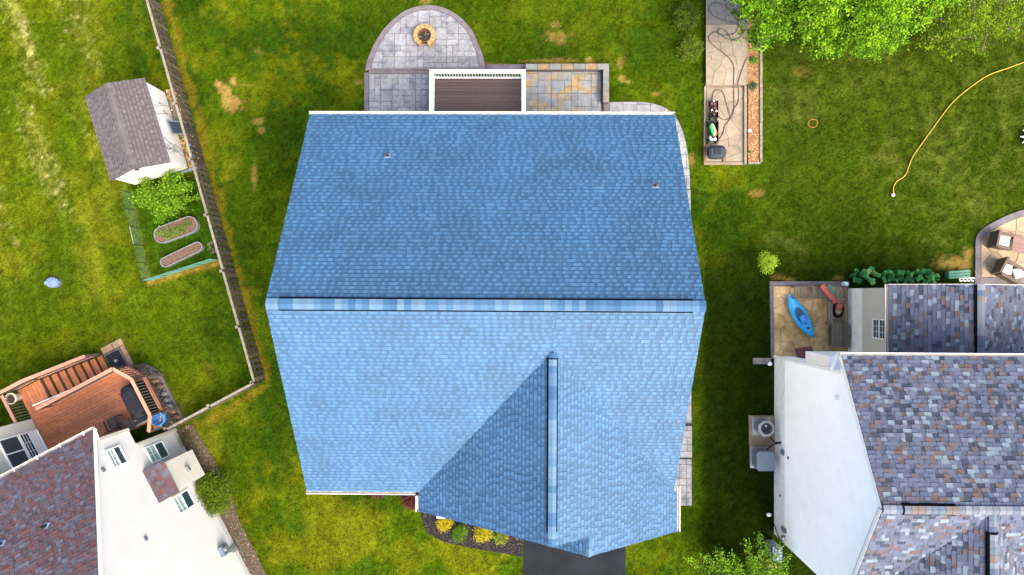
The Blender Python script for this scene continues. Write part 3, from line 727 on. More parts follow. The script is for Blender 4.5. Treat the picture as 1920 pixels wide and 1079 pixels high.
for k in range(16):
    a = rng.uniform(0, 6.3); rr = rng.uniform(.02, .19); l = rng.uniform(.08, .2); t = rng.uniform(0, 3.1)
    c = Vector((fp.x + rr * math.cos(a), fp.y + rr * math.sin(a), .23 + rng.uniform(0, .06))); d = Vector((math.cos(t), math.sin(t), rng.uniform(-.2, .2))) * l / 2
    b = MB(); b.tube([c - d, c + d], rng.uniform(.010, .022), 6); b.build('charred_log', M[rng.choice(['rust', 'ash', 'grey_wood', 'ash'])], fire)
# ---- deck of the main house
DZ = .85; RT = DZ + .92
dk = thing('back_deck', 'brown composite deck with white railing behind the blue roofed house', 'deck', tuple(G(895, 170)))
dl, dr_ = G(813, 147, DZ), G(979.5, 147, DZ); yb = YN - .4
nbd = 26
step = (dl.y + .06 - yb) / nbd
for k in range(nbd):
    b = MB(); b.box(((dl.x + dr_.x) / 2, yb + step * (k + .5), DZ - .015), (dr_.x - dl.x + .08, step - .014, .03)); b.build('deck_board', M['composite'], dk)
b = MB(); b.box(((dl.x + dr_.x) / 2, (yb + dl.y) / 2, DZ - .13), (dr_.x - dl.x + .02, dl.y - yb, .18)); b.build('joist_frame', M['dark'], dk)
b = MB()
ra = [G(808, 211, RT), G(808, 134, RT), G(982, 134, RT), G(982, 211, RT)]; x0, x1, yr = ra[0].x, ra[2].x, ra[1].y
for p, q in (((x0, yb), (x0, yr)), ((x0, yr), (x1, yr)), ((x1, yr), (x1, yb))):
    r1 = MB(); ext = .0
    if p[1] == q[1]: r1.beam((p[0] - .08, p[1], RT - .03), (q[0] + .08, q[1], RT - .03), .16, .06)
    else: r1.beam((p[0], min(p[1], q[1]), RT - .032), (p[0], max(p[1], q[1]) - .081, RT - .032), .16, .06)
    r1.build('top_rail', M['white'], dk)
    r2 = MB(); r2.beam((*p, DZ + .09), (*q, DZ + .09), .06, .07); r2.build('bottom_rail', M['white'], dk)
    L = math.hypot(q[0] - p[0], q[1] - p[1]); n = int(L / .118)
    for k in range(1, n):
        t = k / n; bb = MB(); bb.box((p[0] + (q[0] - p[0]) * t, p[1] + (q[1] - p[1]) * t, (DZ + RT) / 2 + .02), (.035, .035, RT - DZ - .16)); bb.build('baluster', M['white'], dk)
for x in (x0, x1):
    for y in (yr, yb + .1):
        bb = MB(); bb.box((x, y, (RT - .06) / 2), (.1, .1, RT - .07)); bb.build('post', M['white'], dk)
# ---- front mulch bed
bed = GP([(788, 940), (790, 965), (795, 988), (806, 1003), (830, 1015), (870, 1025), (920, 1034), (960, 1040), (979, 1046), (979, 900), (788, 900)])
sheet('mulch_bed', bed, .03, M['mulch'], 'dark mulch bed in front of the blue roofed house')
bed2 = GP([(692, 924), (700, 932), (712, 934), (725, 928), (738, 925), (752, 930), (764, 938), (770, 950), (788, 956), (788, 900), (692, 900)])
sheet('planting_bed', bed2, .025, M['mulch'], 'narrow mulch bed under the front eave')
def chips(name, poly, n, pal, label, size=(.02, .06), z=.03, seed=1, hmax=.03):
    g = np.random.default_rng(seed); xs_ = [p[0] for p in poly]; ys_ = [p[1] for p in poly]; X = []; 
    x = g.uniform(min(xs_), max(xs_), n * 3); y = g.uniform(min(ys_), max(ys_), n * 3); k = in_poly(x, y, poly); x, y = x[k][:n], y[k][:n]; n = len(x)
    s = g.uniform(*size, n); d = rand_unit(n, g); d[:, 2] *= .35; e = np.cross(d, rand_unit(n, g)); e[:, 2] *= .4; c = np.stack([x, y, z + g.random(n) * hmax], -1)
    u = np.array([0, 0, .6]) * s[:, None]
    v = np.stack([c + d * s[:, None], c + e * s[:, None] * .6, c - d * s[:, None], c - e * s[:, None] * .6, c + u], 1).reshape(-1, 3)
    t = np.array([[0, 1, 4], [1, 2, 4], [2, 3, 4], [3, 0, 4]]); q = (np.arange(n)[:, None, None] * 5 + t).reshape(-1, 3)
    pal = np.array(pal); cc = pal[g.integers(0, len(pal), n)] * (.7 + .6 * g.random((n, 1)))
    return setp(np_obj(name, v, q, np.repeat(cc, 5, 0), M['chip']), label, None, None, 'stuff')
chips('mulch_chips', bed, 5200, [(.028, .025, .025), (.018, .016, .017), (.05, .044, .04), (.09, .075, .062)], 'loose dark mulch chips in the front bed', seed=4)
chips('mulch_chips', bed2, 900, [(.05, .045, .045), (.03, .028, .03), (.09, .05, .045)], 'loose mulch chips under the front eave', seed=5)
def shrub(name, label, px, py, z, r, hgt, n, size, pal, seed, m='leaf', cat='shrub', group=None, asp=.55, nl=7):
    c = G(px, py, z); base = Vector((c.x, c.y, 0)); t = thing(name, label, cat, tuple(base), group); g = random.Random(seed); lobes = []
    for k in range(nl):
        a = 6.283 * k / nl + g.uniform(-.3, .3); rr = r * g.uniform(.40, .60)
        lobes.append((base.x + rr * math.cos(a), base.y + rr * math.sin(a), hgt * g.uniform(.40, .62), r * g.uniform(.36, .52), r * g.uniform(.36, .52), hgt * g.uniform(.32, .45)))
    lobes.append((base.x, base.y, hgt * .62, r * .6, r * .6, hgt * .42))
    foliage('foliage', lobes, n, size, pal, t, seed, m, asp=asp)
    b = MB()
    for l in lobes: limb(b, base + V(g.uniform(-.05, .05), g.uniform(-.05, .05), 0), (l[0], l[1], l[2]), .018, .007, r=g)
    b.build('stem', M['bark'], t); return t
YEL = [(.17, .14, .006), (.30, .24, .008), (.40, .33, .010), (.46, .40, .02)]
GRN = [(.030, .075, .006), (.06, .135, .008), (.09, .18, .010), (.12, .22, .02)]
shrub('yellow_shrub', 'round yellow shrub beside the white ledge in the front bed', 834, 981, .35, .36, .55, 2200, .055, YEL, 21)
shrub('green_shrub', 'round green shrub between the two yellow shrubs of the front bed', 863, 1001, .35, .36, .60, 2600, .055, GRN, 22, 'leaf', asp=.35)
shrub('yellow_shrub', 'wide yellow shrub tinged green, third in the front bed', 905, 1001, .35, .44, .55, 2900, .055, YEL[:3] + [(.16, .22, .012)] + YEL[2:], 23)
shrub('green_shrub', 'small green shrub with orange tips nearest the driveway', 937, 1008, .3, .33, .5, 2000, .05, GRN[1:] + [(.42, .22, .05)], 24)
MAR = [(.045, .010, .010), (.075, .018, .016), (.10, .028, .024), (.06, .02, .02)]
shrub('maroon_shrub', 'dark maroon shrub in the corner of the front eaves', 771, 934, .35, .52, .75, 3200, .07, MAR, 25)
shrub('maroon_shrub', 'dark maroon shrub half hidden by the front eave', 709, 921, .35, .36, .7, 1200, .06, MAR, 26)
# ================================================================== RIGHT HOUSE
rh = thing('white_house', 'white sided house with grey and rust mottled shingle roof on the right', 'house', (15.5, -7, 0))
SLATE = [((.064, .077, .114), 5), ((.053, .063, .094), 3.5), ((.077, .088, .124), 3), ((.115, .146, .178), 1.9), ((.028, .035, .053), 2.4), ((.078, .055, .053), 1.3), ((.072, .064, .076), 1.8)]
WX = G(1451.5, 800).x; RX0 = WX - .14; EZ, EY, RZ, RY = 6.5, -2.05, 9.13, -6.42; XE = 21.5
PR = (RZ - EZ) / (EY - RY); RS = math.hypot(EY - RY, RZ - EZ); SEY = 2 * RY - EY
slope(rh, (RX0, EY, EZ), (1, 0, 0), (0, RY - EY, RZ - EZ), [(0, 0), (XE - RX0, 0), (XE - RX0, RS), (0, RS)], SLATE, 31, wr=(.11, .27), tooth_tone=1.08)
CX, CZ = 14.25, 9.06; CH = 3.68; CY0 = RY - (RZ - CZ) / PR; PCR = (CZ - EZ) / CH
aC = CX - RX0; sC = RS * (CZ - EZ) / (RZ - EZ)
slope(rh, (RX0, SEY, EZ), (1, 0, 0), (0, RY - SEY, RZ - EZ), [(0, RS), (0, 0), (max(0, CX - CH - RX0), 0), (aC, sC), (aC, RS)], SLATE, 32, wr=(.11, .27), tooth_tone=1.08)
slope(rh, (RX0, SEY, EZ), (1, 0, 0), (0, RY - SEY, RZ - EZ), [(aC, RS), (aC, sC), (aC + CH, 0), (XE - RX0, 0), (XE - RX0, RS)], SLATE, 33, wr=(.11, .27), tooth_tone=1.08)
CS = math.hypot(CH, CZ - EZ); CF = -13.5
slope(rh, (CX - CH, CF, EZ), (0, 1, 0), (CH, 0, CZ - EZ), [(0, 0), (SEY - CF, 0), (CY0 - CF, CS), (0, CS)], SLATE, 34, wr=(.11, .27), tooth_tone=1.08)
slope(rh, (CX + CH, CF, EZ), (0, 1, 0), (-CH, 0, CZ - EZ), [(0, 0), (SEY - CF, 0), (CY0 - CF, CS), (0, CS)], SLATE, 35, wr=(.11, .27), tooth_tone=1.08)
rN = Vector((0, EY - RY, EZ - RZ)).normalized(); rS = Vector((0, RY - EY, EZ - RZ)).normalized()
caps(rh, (RX0 + .02, RY, RZ), (XE, RY, RZ), .13, rN, rS, M['cap_slate'], t0=.055, t1=.205, lift=.05)
cW = Vector((-CH, 0, EZ - CZ)).normalized(); cE = Vector((CH, 0, EZ - CZ)).normalized()
caps(rh, (CX, CY0, CZ), (CX, CF, CZ), .13, cW, cE, M['cap_slate'], t0=.08, t1=1., lift=.05)
gutter(rh, (RX0 - .03, EY + .012, EZ - .02), (XE, EY + .012, EZ - .02), (0, 1, 0))
for ye in (EY, SEY):
    b = MB(); b.beam((RX0 - .007, ye, EZ - .11), (RX0 - .007, RY, RZ - .11), .012, .16); b.build('rake_board', M['white'], rh)
    b = MB(); b.beam((RX0 + .09, ye, EZ - .33), (RX0 + .09, RY, RZ - .33), .09, .02); b.build('soffit', M['white'], rh)
WN = EY - .62; WS = SEY + .45
# walls: foundation band, siding on the gable, rear wall
b = MB(); b.prism([(WX, WS), (XE, WS), (XE, WN), (WX, WN)], -.05, EZ - .1)
b.faces([(WX, WS, EZ - .1), (WX, WN, EZ - .1), (WX, RY, RZ - .25), (WX + .3, WS, EZ - .1), (WX + .3, WN, EZ - .1), (WX + .3, RY, RZ - .25)], [(0, 1, 2), (5, 4, 3), (0, 2, 5, 3), (1, 4, 5, 2)])
b.build('wall', M['found'], rh)
hw = WN - WS; rk = (RY - WS)
siding(rh, (WX, WS, 0), (0, 1, 0), [(0, 1.25), (hw, 1.25), (hw, EZ - .2), (hw + .3, EZ - .35), (rk, RZ - .22), (-.3, EZ - .35), (0, EZ - .2)], M['siding'], out=(-1, 0, 0))
siding(rh, (WX, WN, 0), (1, 0, 0), [(0, .3), (XE - WX, .3), (XE - WX, EZ - .2), (0, EZ - .2)], M['siding'], out=(0, 1, 0))
b = MB(); b.beam((WX - .02, WN + .02, 0.02), (WX - .02, WN + .02, EZ - .25), .10, .10); b.build('corner_board', M['white'], rh)
# rear bump-out, rear window and downspout
b = MB(); b.prism([(WX + .02, WN + .03), (WX + 1.6, WN + .03), (WX + 1.6, WN + .50), (WX + .02, WN + .50)], 3.2, 5.2); b.build('bump_out', M['white'], rh)
b = MB(); b.box((WX + 1.15, WN + .045, 1.25), (1.3, .05, .8)); wd_ = b.build('window', M['white'], rh)
b = MB(); b.box((WX + 1.15, WN + .075, 1.25), (1.18, .02, .68)); b.build('pane', M['glass'], wd_)
b = MB(); pts = [(RX0 + .06, EY + .08, EZ - .12), (RX0 + .05, EY + .06, EZ - .35), (RX0 + .04, EY - .55, EZ - .85), (WX - .06, WN + .06, EZ - 1.1), (WX - .06, WN + .08, EZ - 1.4)]
for p, q in zip(pts, pts[1:]): b.beam(p, q, .09, .08)
b.build('downspout', M['white'], rh)
b = MB(); b.tube([(WX - .012, G(1577, 745, 6).y, 6.05), (WX - .13, G(1577, 745, 6).y, 6.0)], .07, 8); b.build('gable_light', M['cushion'], rh, label='small cream lamp high on the white gable')
# rear wing (lower)
XW = 14.2; XE0 = XW - .1; WNy = .42; EWZ = 3.5; XRW = 16.72; RWZ = 4.80
PWS = math.hypot(XRW - XE0, RWZ - EWZ); Lw = WNy - WN
slope(rh, (XE0, WN + .01, EWZ), (0, 1, 0), (XRW - XE0, 0, RWZ - EWZ), [(0, 0), (Lw, 0), (Lw, PWS), (0, PWS)], SLATE, 36, wr=(.11, .27), tooth_tone=1.08)
slope(rh, (2 * XRW - XE0, WN + .01, EWZ), (0, 1, 0), (XE0 - XRW, 0, RWZ - EWZ), [(0, 0), (Lw, 0), (Lw, PWS), (0, PWS)], SLATE, 37, wr=(.11, .27), tooth_tone=1.08)
wW = Vector((XE0 - XRW, 0, EWZ - RWZ)).normalized(); wE = Vector((XRW - XE0, 0, EWZ - RWZ)).normalized()
caps(rh, (XRW, WN, RWZ), (XRW, WNy, RWZ), .14, wW, wE, M['cap_slate'], t0=0, t1=1, lift=.05)
gutter(rh, (XE0 - .012, WN + .02, EWZ - .02), (XE0 - .012, WNy + .02, EWZ - .02), (-1, 0, 0))
b = MB(); b.prism([(XW, WN + .04), (2 * XRW - XW, WN + .04), (2 * XRW - XW, WNy - .12), (XW, WNy - .12)], -.05, EWZ - .08)
b.faces([(XW, WNy - .12, EWZ - .08), (2 * XRW - XW, WNy - .12, EWZ - .08), (XRW, WNy - .12, RWZ - .15), (XRW, WNy - .5, RWZ - .15)], [(0, 1, 2), (0, 2, 3), (1, 3, 2)]); b.build('wing_wall', M['found'], rh)
siding(rh, (XW, WN + .04, 0), (0, 1, 0), [(0, 1.35), (Lw - .16, 1.35), (Lw - .16, EWZ - .1), (0, EWZ - .1)], M['siding_b'], out=(-1, 0, 0))
window(rh, (XW - .014, WN, 0), (0, 1, 0), (-1, 0, 0), .95, 1.75, 2.25, 3.25, split='h', left=M['glass'], right=M['glass'], grid=(2, 1))
for ye in (WNy + .0,):
    for xa in (XE0, 2 * XRW - XE0):
        b = MB(); b.beam((xa, ye + .014, EWZ - .06), (XRW, ye + .014, RWZ - .06), .022, .15); b.build('rake_board', M['gutter'], rh)
# utility bits low on the gable wall (parts of the house)
b = MB(); b.box((WX - .05, G(1462, 975).y, 1.25), (.10, .16, .42)); b.build('meter_box', M['greymetal'], rh)
b = MB(); b.tube([(WX - .05, G(1462, 988).y, 1.30), (WX - .16, G(1462, 988).y, 1.30)], .10, 12); b.build('meter', M['metal'], rh)
b = MB(); b.tube(curve_pts([Vector((WX - .04, G(1460, 988).y, 1.2)), Vector((WX - .05, G(1460, 1000).y, .9)), Vector((WX - .04, G(1458, 990).y, .4)), Vector((WX - .06, G(1456, 976).y, 0.02))], 5), .018, 6); b.build('cable', M['black'], rh)
b = MB(); b.box((WX - .035, G(1450, 838).y, 1.05), (.07, .20, .30)); b.build('disconnect_box', M['greymetal'], rh)
b = MB(); b.box((WX - .03, G(1450, 842).y, 1.62), (.05, .10, .10)); b.build('wall_vent', M['grey_wood'], rh)
b = MB(); b.box((WX - .03, G(1452, 920).y, .75), (.06, .08, .05)); b.build('hose_bib', M['rust'], rh)
# splash block and porch bits
sb = G(1427, 677); b = MB(); b.box((sb.x, sb.y, .06), (.75, .26, .12)); o = b.build('splash_trough', M['rock']); setp(o, 'grey drain trough at the corner of the white house', 'drain')
b = MB(); b.lathe((G(1442, 682).x, G(1442, 682).y, 0), [(.09, 0), (.09, .14), (.05, .18), (0, .19)], 10); o = b.build('drain_cap', M['white']); setp(o, 'small white drain cap beside the grey trough', 'drain')
b = MB(); c = G(1441, 965); b.lathe((c.x, c.y, 0), [(.07, 0), (.10, .05), (.075, .11), (0, .13)], 9, sx=1.2, sy=.9); o = b.build('white_stone', M['white']); setp(o, 'small white stone on the dark grass beside the white house', 'stone')
# porch with white rail at the bottom edge
po = thing('front_porch', 'tan porch with white railing at the foot of the white house wall', 'porch', (WX + .2, -12.2, 0))
pf = [(WX - .42, -11.55), (WX - .03, -11.3), (WX - .03, -14.2), (WX - .42, -14.2)]
solid('floor', pf, -.02, .42, M['ochre'], po)
b = MB(); b.beam((WX - .44, -11.5, 1.25), (WX - .44, -14.2, 1.25), .07, .06); b.build('top_rail', M['white'], po)
b = MB(); b.beam((WX - .44, -11.5, .5), (WX - .44, -14.2, .5), .05, .05); b.build('bottom_rail', M['white'], po)
for k in range(18):
    b = MB(); b.box((WX - .44, -11.55 - .14 * k, .87), (.035, .035, .72)); b.build('baluster', M['white'], po)
b = MB(); b.box((WX - .2, -10.9, .45), (.34, .62, .9)); bn = thing('utility_cabinet', 'blue grey metal cabinet against the white house wall by the porch', 'cabinet', (WX - .2, -10.9, 0)); b.build('body', M['greymetal'], bn)
b = MB(); b.box((WX - .2, -10.9, .925), (.40, .68, .05)); b.build('lid', M['bluegrey'], bn)
# ---- air conditioners on their pad
pad = GP([(1403, 779), (1452, 779), (1454, 872), (1405, 872)]); b = MB(); b.prism(pad, -.02, .10, .01); HARD.append(pad)
o = b.build('equipment_pad', M['sandstone']); setp(o, 'tan concrete pad under the two air conditioners', 'pad')
def condenser(label, c, w_, d_, h, fan):
    t = thing('air_conditioner', label, 'air conditioner', (c.x, c.y, .10), 'air conditioners by the white wall'); x, y = c.x, c.y
    b = MB(); b.box((x, y, .13), (w_ + .12, d_ + .12, .06)); b.build('base', M['metal'], t)
    b = MB(); r = .09 if not fan else .2
    def oct_(k): 
        a, d2 = w_ / 2 * k, d_ / 2 * k; q = r * k; return [(x - a + q, y - d2), (x + a - q, y - d2), (x + a, y - d2 + q), (x + a, y + d2 - q), (x + a - q, y + d2), (x - a + q, y + d2), (x - a, y + d2 - q), (x - a, y - d2 + q)]
    b.prism(oct_(.95), .16, h, .0); b.build('coil', M['greymetal'], t)
    for k in range(9):
        z = .22 + (h - .3) * k / 8; b = MB(); b.prism(oct_(1.0), z - .012, z + .012); b.build('louvre', M['greymetal'], t)
    b = MB(); b.prism(oct_(1.04), h, h + .06, .03); tp = b.build('top', M['greymetal'] if not fan else M['metal'], t)
    if fan:
        b = MB(); b.lathe((x, y, h + .055), [(.24, 0), (.24, .02), (.22, .012), (0, .012)], 24); b.build('fan_grille', M['fan'], tp)
        b = MB()
        for k in range(5):
            a = 6.283 * k / 5; b.beam((x + .05 * math.cos(a), y + .05 * math.sin(a), h + .075), (x + .2 * math.cos(a), y + .2 * math.sin(a), h + .075), .05, .006)
        b.build('fan_blade', M['black'], tp); b = MB(); b.lathe((x - .03, y + .12, h + .08), [(.06, 0), (.05, .02), (0, .025)], 10); b.build('fan_hub', M['metal'], tp)
    return t
c1 = G(1433, 802, .5); condenser('air conditioner with round black fan on top by the white wall', c1, .66, .66, .72, True)
c2 = G(1431, 862, .5); condenser('air conditioner with plain blue grey top by the white wall', c2, .74, .80, .78, False)
for i, (p, q) in enumerate((((c1.x + .25, c1.y - .36, .4), (WX - .05, c1.y - .62, .85)), ((c2.x + .2, c2.y + .42, .45), (WX - .05, c2.y + .85, .9)))):
    b = MB(); p, q = Vector(p), Vector(q); b.tube(curve_pts([p, p.lerp(q, .4) + V(-.02, .1 * (1 if i else -1), .1), p.lerp(q, .8) + V(0, 0, .02), q], 5), .03, 7)
    o = b.build('refrigerant_line', M['black']); setp(o, ['black insulated line from the fan topped air conditioner to the wall', 'black insulated line from the plain topped air conditioner to the wall'][i], 'pipe')
# ---- kayak terrace
kp = thing('kayak_terrace', 'ochre stamped stone terrace with grey kerb where the kayak lies', 'patio', tuple(G(1510, 600)))
kb = GP([(1442, 529), (1590, 529), (1590, 673), (1447, 673)]); HARD.append(kb)
solid('bedding', kb, -.05, .035, M['grout_o'], kp)
flags(GP([(1449, 537), (1588, 537), (1588, 672), (1451, 672)]), 0, .06, 46, M['ochre'], kp, seed=41, gap=.005)
for q in ([(1441.5, 528), (1590, 528), (1590, 536), (1441.5, 536)], [(1441.5, 536.3), (1448.5, 536.3), (1450.5, 673), (1445, 673)]):
    solid('kerb', GP(q), -.04, .12, M['border'], kp, .012)
def at2(px, py, z): return G(px, py, z)
# kayak
ka, kb_ = G(1477, 552, .25), G(1523.5, 633, .25); kd = (kb_ - ka); kl = kd.length; ku = kd.normalized(); kv = Vector((-ku.y, ku.x, 0)); kc = (ka + kb_) / 2
kt = thing('kayak', 'bright blue sit-in kayak lying on the ochre terrace', 'kayak', (kc.x, kc.y, .06))
b = MB(); ns, nr = 22, 14; P = []
def kw(t): return .325 * max(0.02, (1 - abs(2 * t - 1) ** 2.1)) ** .85
for i in range(ns + 1):
    t = i / ns; cpos = ka.lerp(kb_, t); wv = kw(t); rock = .10 * (2 * t - 1) ** 2 + .0
    for j in range(nr):
        a = 2 * math.pi * j / nr; x = math.cos(a); y = math.sin(a)
        zz = (.24 + rock) + (y * .085 if y > 0 else y * .155) * (wv / .325) ** .5
        P.append((cpos.x + kv.x * x * wv, cpos.y + kv.y * x * wv, zz))
F = [(i * nr + j, i * nr + (j + 1) % nr, (i + 1) * nr + (j + 1) % nr, (i + 1) * nr + j) for i in range(ns) for j in range(nr)] + [tuple(range(nr)), tuple(range(ns * nr, ns * nr + nr))]
b.faces(P, F); b.build('hull', M['kayak'], kt, smooth=True)
ang = math.atan2(ku.y, ku.x); cc = ka.lerp(kb_, .50)
b = MB(); b.lathe((cc.x, cc.y, .318), [(.400, 0), (.43, .0), (.43, .035), (.40, .04), (.385, .02)], 30, sx=1, sy=.46, rz=ang); b.build('cockpit_rim', M['kayak'], kt, smooth=True)
b = MB(); b.lathe((cc.x, cc.y, .30), [(.395, 0), (.395, .058), (.30, .050), (0, .046)], 30, sx=1, sy=.45, rz=ang); cp_ = b.build('cockpit', M['kayak_d'], kt)
sc_ = ka.lerp(kb_, .56); b = MB(); b.box((sc_.x, sc_.y, .375), (.26, .24, .05), ang); b.build('seat', M['blue'], cp_)
sc_ = ka.lerp(kb_, .635); b = MB(); b.box((sc_.x, sc_.y, .40), (.07, .27, .07), ang); b.build('backrest', M['blue'], cp_)
sc_ = ka.lerp(kb_, .78); b = MB(); b.lathe((sc_.x, sc_.y, .33), [(.06, 0), (.06, .02), (0, .025)], 14); b.build('hatch', M['kayak_d'], kt)
for t in (.06, .95):
    sc_ = ka.lerp(kb_, t); b = MB(); b.box((sc_.x, sc_.y, .36), (.10, .03, .03), ang + 1.57); b.build('grab_handle', M['kayak_d'], kt)
# timber corner bench along the terrace edge
tb = thing('timber_bench', 'weathered grey timber corner bench along the back of the kayak terrace', 'bench', tuple(G(1540, 550)))
bz = .45
n0, n1 = G(1490, 540, bz), G(1586, 560, bz)
for (a, c) in (((1487, 537), (1587, 537)), ((1487, 559), (1587, 559))):
    p, q = G(*a, bz), G(*c, bz); b = MB(); b.beam(p - V(0, 0, .04), q - V(0, 0, .04), .05, .09); b.build('bench_rail', M['grey_wood'], tb)
for px in (1492, 1502, 1508, 1525, 1530, 1536, 1543, 1583):
    p, q = G(px, 538.2, bz), G(px, 557.8, bz); b = MB(); b.beam(p + V(0, 0, .025), q + V(0, 0, .025), .11, .03); b.build('slat', M['grey_wood'], tb)
for px in (1569, 1575):
    p, q = G(px, 540, bz), G(px - 4, 557, bz); b = MB(); b.beam(p + V(0, 0, .025), q + V(0, 0, .025), .05, .03); b.build('slat', M['fence_cap'], tb)
for (a, c) in (((1553, 562), (1553, 608)), ((1560, 562), (1560, 608)), ((1585, 562), (1585, 608)), ((1550, 608), (1588, 608)), ((1550, 563), (1588, 563))):
    p, q = G(*a, bz), G(*c, bz); b = MB(); b.beam(p - V(0, 0, .045), q - V(0, 0, .045), .05, .08); b.build('bench_rail', M['greymetal'] if a[0] == 1560 else M['grey_wood'], tb)
for px, py in ((1489, 538), (1586, 538), (1489, 559), (1553, 606), (1585, 606), (1540, 538), (1540, 559)):
    p = G(px, py, .25); b = MB(); b.box((p.x, p.y, .22), (.07, .07, .40)); b.build('leg', M['grey_wood'], tb)
p = G(1572, 596, .1); b = MB(); b.box((p.x, p.y - .3, .075), (.5, .5, .03)); b.build('floor_board', M['sandstone'], tb)
# red slide, hose reel, plank platform, maroon mat, green scoop
cs = [G(1541, 535.5, .80), G(1546, 543, .74), G(1553, 552, .66), G(1561, 560, .60), G(1567, 568, .55)]
b = MB(); P = []; cs = curve_pts(cs, 4)
for i, p in enumerate(cs):
    d = (cs[min(i + 1, len(cs) - 1)] - cs[max(i - 1, 0)]); d.z = 0; d.normalize(); s_ = Vector((-d.y, d.x, 0))
    P += [p + s_ * .11 + V(0, 0, .06), p + s_ * .08, p - s_ * .08, p - s_ * .11 + V(0, 0, .06), p - s_ * .09 - V(0, 0, .015), p + s_ * .09 - V(0, 0, .015)]
k = 6; F = [(i * k + j, i * k + (j + 1) % k, (i + 1) * k + (j + 1) % k, (i + 1) * k + j) for i in range(len(cs) - 1) for j in range(k)] + [tuple(range(k)), tuple(range((len(cs) - 1) * k, len(cs) * k))]
sl_t = thing('toy_slide', 'faded red plastic toy slide lying across the timber bench', 'slide', tuple(G(1552, 552, .47)))
b.faces(P, F); b.build('chute', M['red'], sl_t); 
b = MB(); p = G(1543, 538, .6); b.beam((p.x - .05, p.y, .46), (p.x - .05, p.y, .74), .05, .05); b.build('support', M['red'], sl_t)
hr = thing('hose_coil', 'black hose coil with red reel head beside the grey plank step', 'hose', tuple(G(1573, 582, .1)))
c = G(1573, 582, .3); b = MB()
for k in range(5):
    b.tube([(c.x + (.19 + .008 * (k % 2)) * math.cos(t), c.y + .30 * math.sin(t), .12 + .055 * k) for t in np.linspace(0, 6.283, 26)], .028, 6)
b.build('coil', M['black'], hr)
b = MB(); b.lathe((c.x, c.y + .17, .15), [(.15, 0), (.16, .20), (.10, .26), (0, .28)], 14); b.build('reel_head', M['red'], hr)
b = MB(); b.lathe((c.x, c.y - .02, .10), [(.17, 0), (.15, .16), (0, .18)], 14); b.build('reel_drum', M['ochre'], hr)
gp = G(1557, 543, .5); gs = thing('garden_scoop', 'dark green folded tarp hanging over the timber bench', 'tarp', (gp.x, gp.y, .48)); b = MB()
for k, (dx, dy, w_) in enumerate(((-.05, .06, .22), (.05, -.12, .20), (.17, -.34, .10))):
    b.box((gp.x + dx, gp.y + dy, .515 + .012 * k), (w_, .26, .03), -.5 - .1 * k)
b.build('cloth', M['mesh_green'], gs)
ps = thing('plank_step', 'grey weathered plank step below the rear wing wall', 'step', tuple(G(1577, 629)))
x0_, x1_ = G(1559, 630, .45).x, G(1594, 630, .45).x; y0_, y1_ = G(1577, 651, .45).y, G(1577, 609, .45).y
for k in range(7):
    xa = x0_ + (x1_ - x0_) * k / 7; b = MB(); b.box((xa + (x1_ - x0_) / 14, (y0_ + y1_) / 2 + rng.uniform(-.015, .015), .435), ((x1_ - x0_) / 7 - .012, y1_ - y0_, .035)); b.build('plank', M['grey_wood'], ps)
b = MB(); b.box(((x0_ + x1_) / 2, (y0_ + y1_) / 2, .235), (x1_ - x0_ - .08, y1_ - y0_ - .08, .36)); b.build('frame', M['fence_wood'], ps)
mp = G(1508.5, 660.5, .08); b = MB(); b.box((mp.x, mp.y, .085), (.70, .40, .05), .16); o = b.build('door_mat', M['maroon']); setp(o, 'dull maroon mat on the terrace beside the white house wall', 'mat')
b = MB(); fp_ = G(1585, 533, .3); b.lathe((fp_.x, fp_.y, .12), [(.10, 0), (.12, .12), (.07, .22), (.09, .28), (0, .30)], 12); o = b.build('garden_urn', M['mint']); setp(o, 'small pale green urn at the terrace corner by the hostas', 'urn')
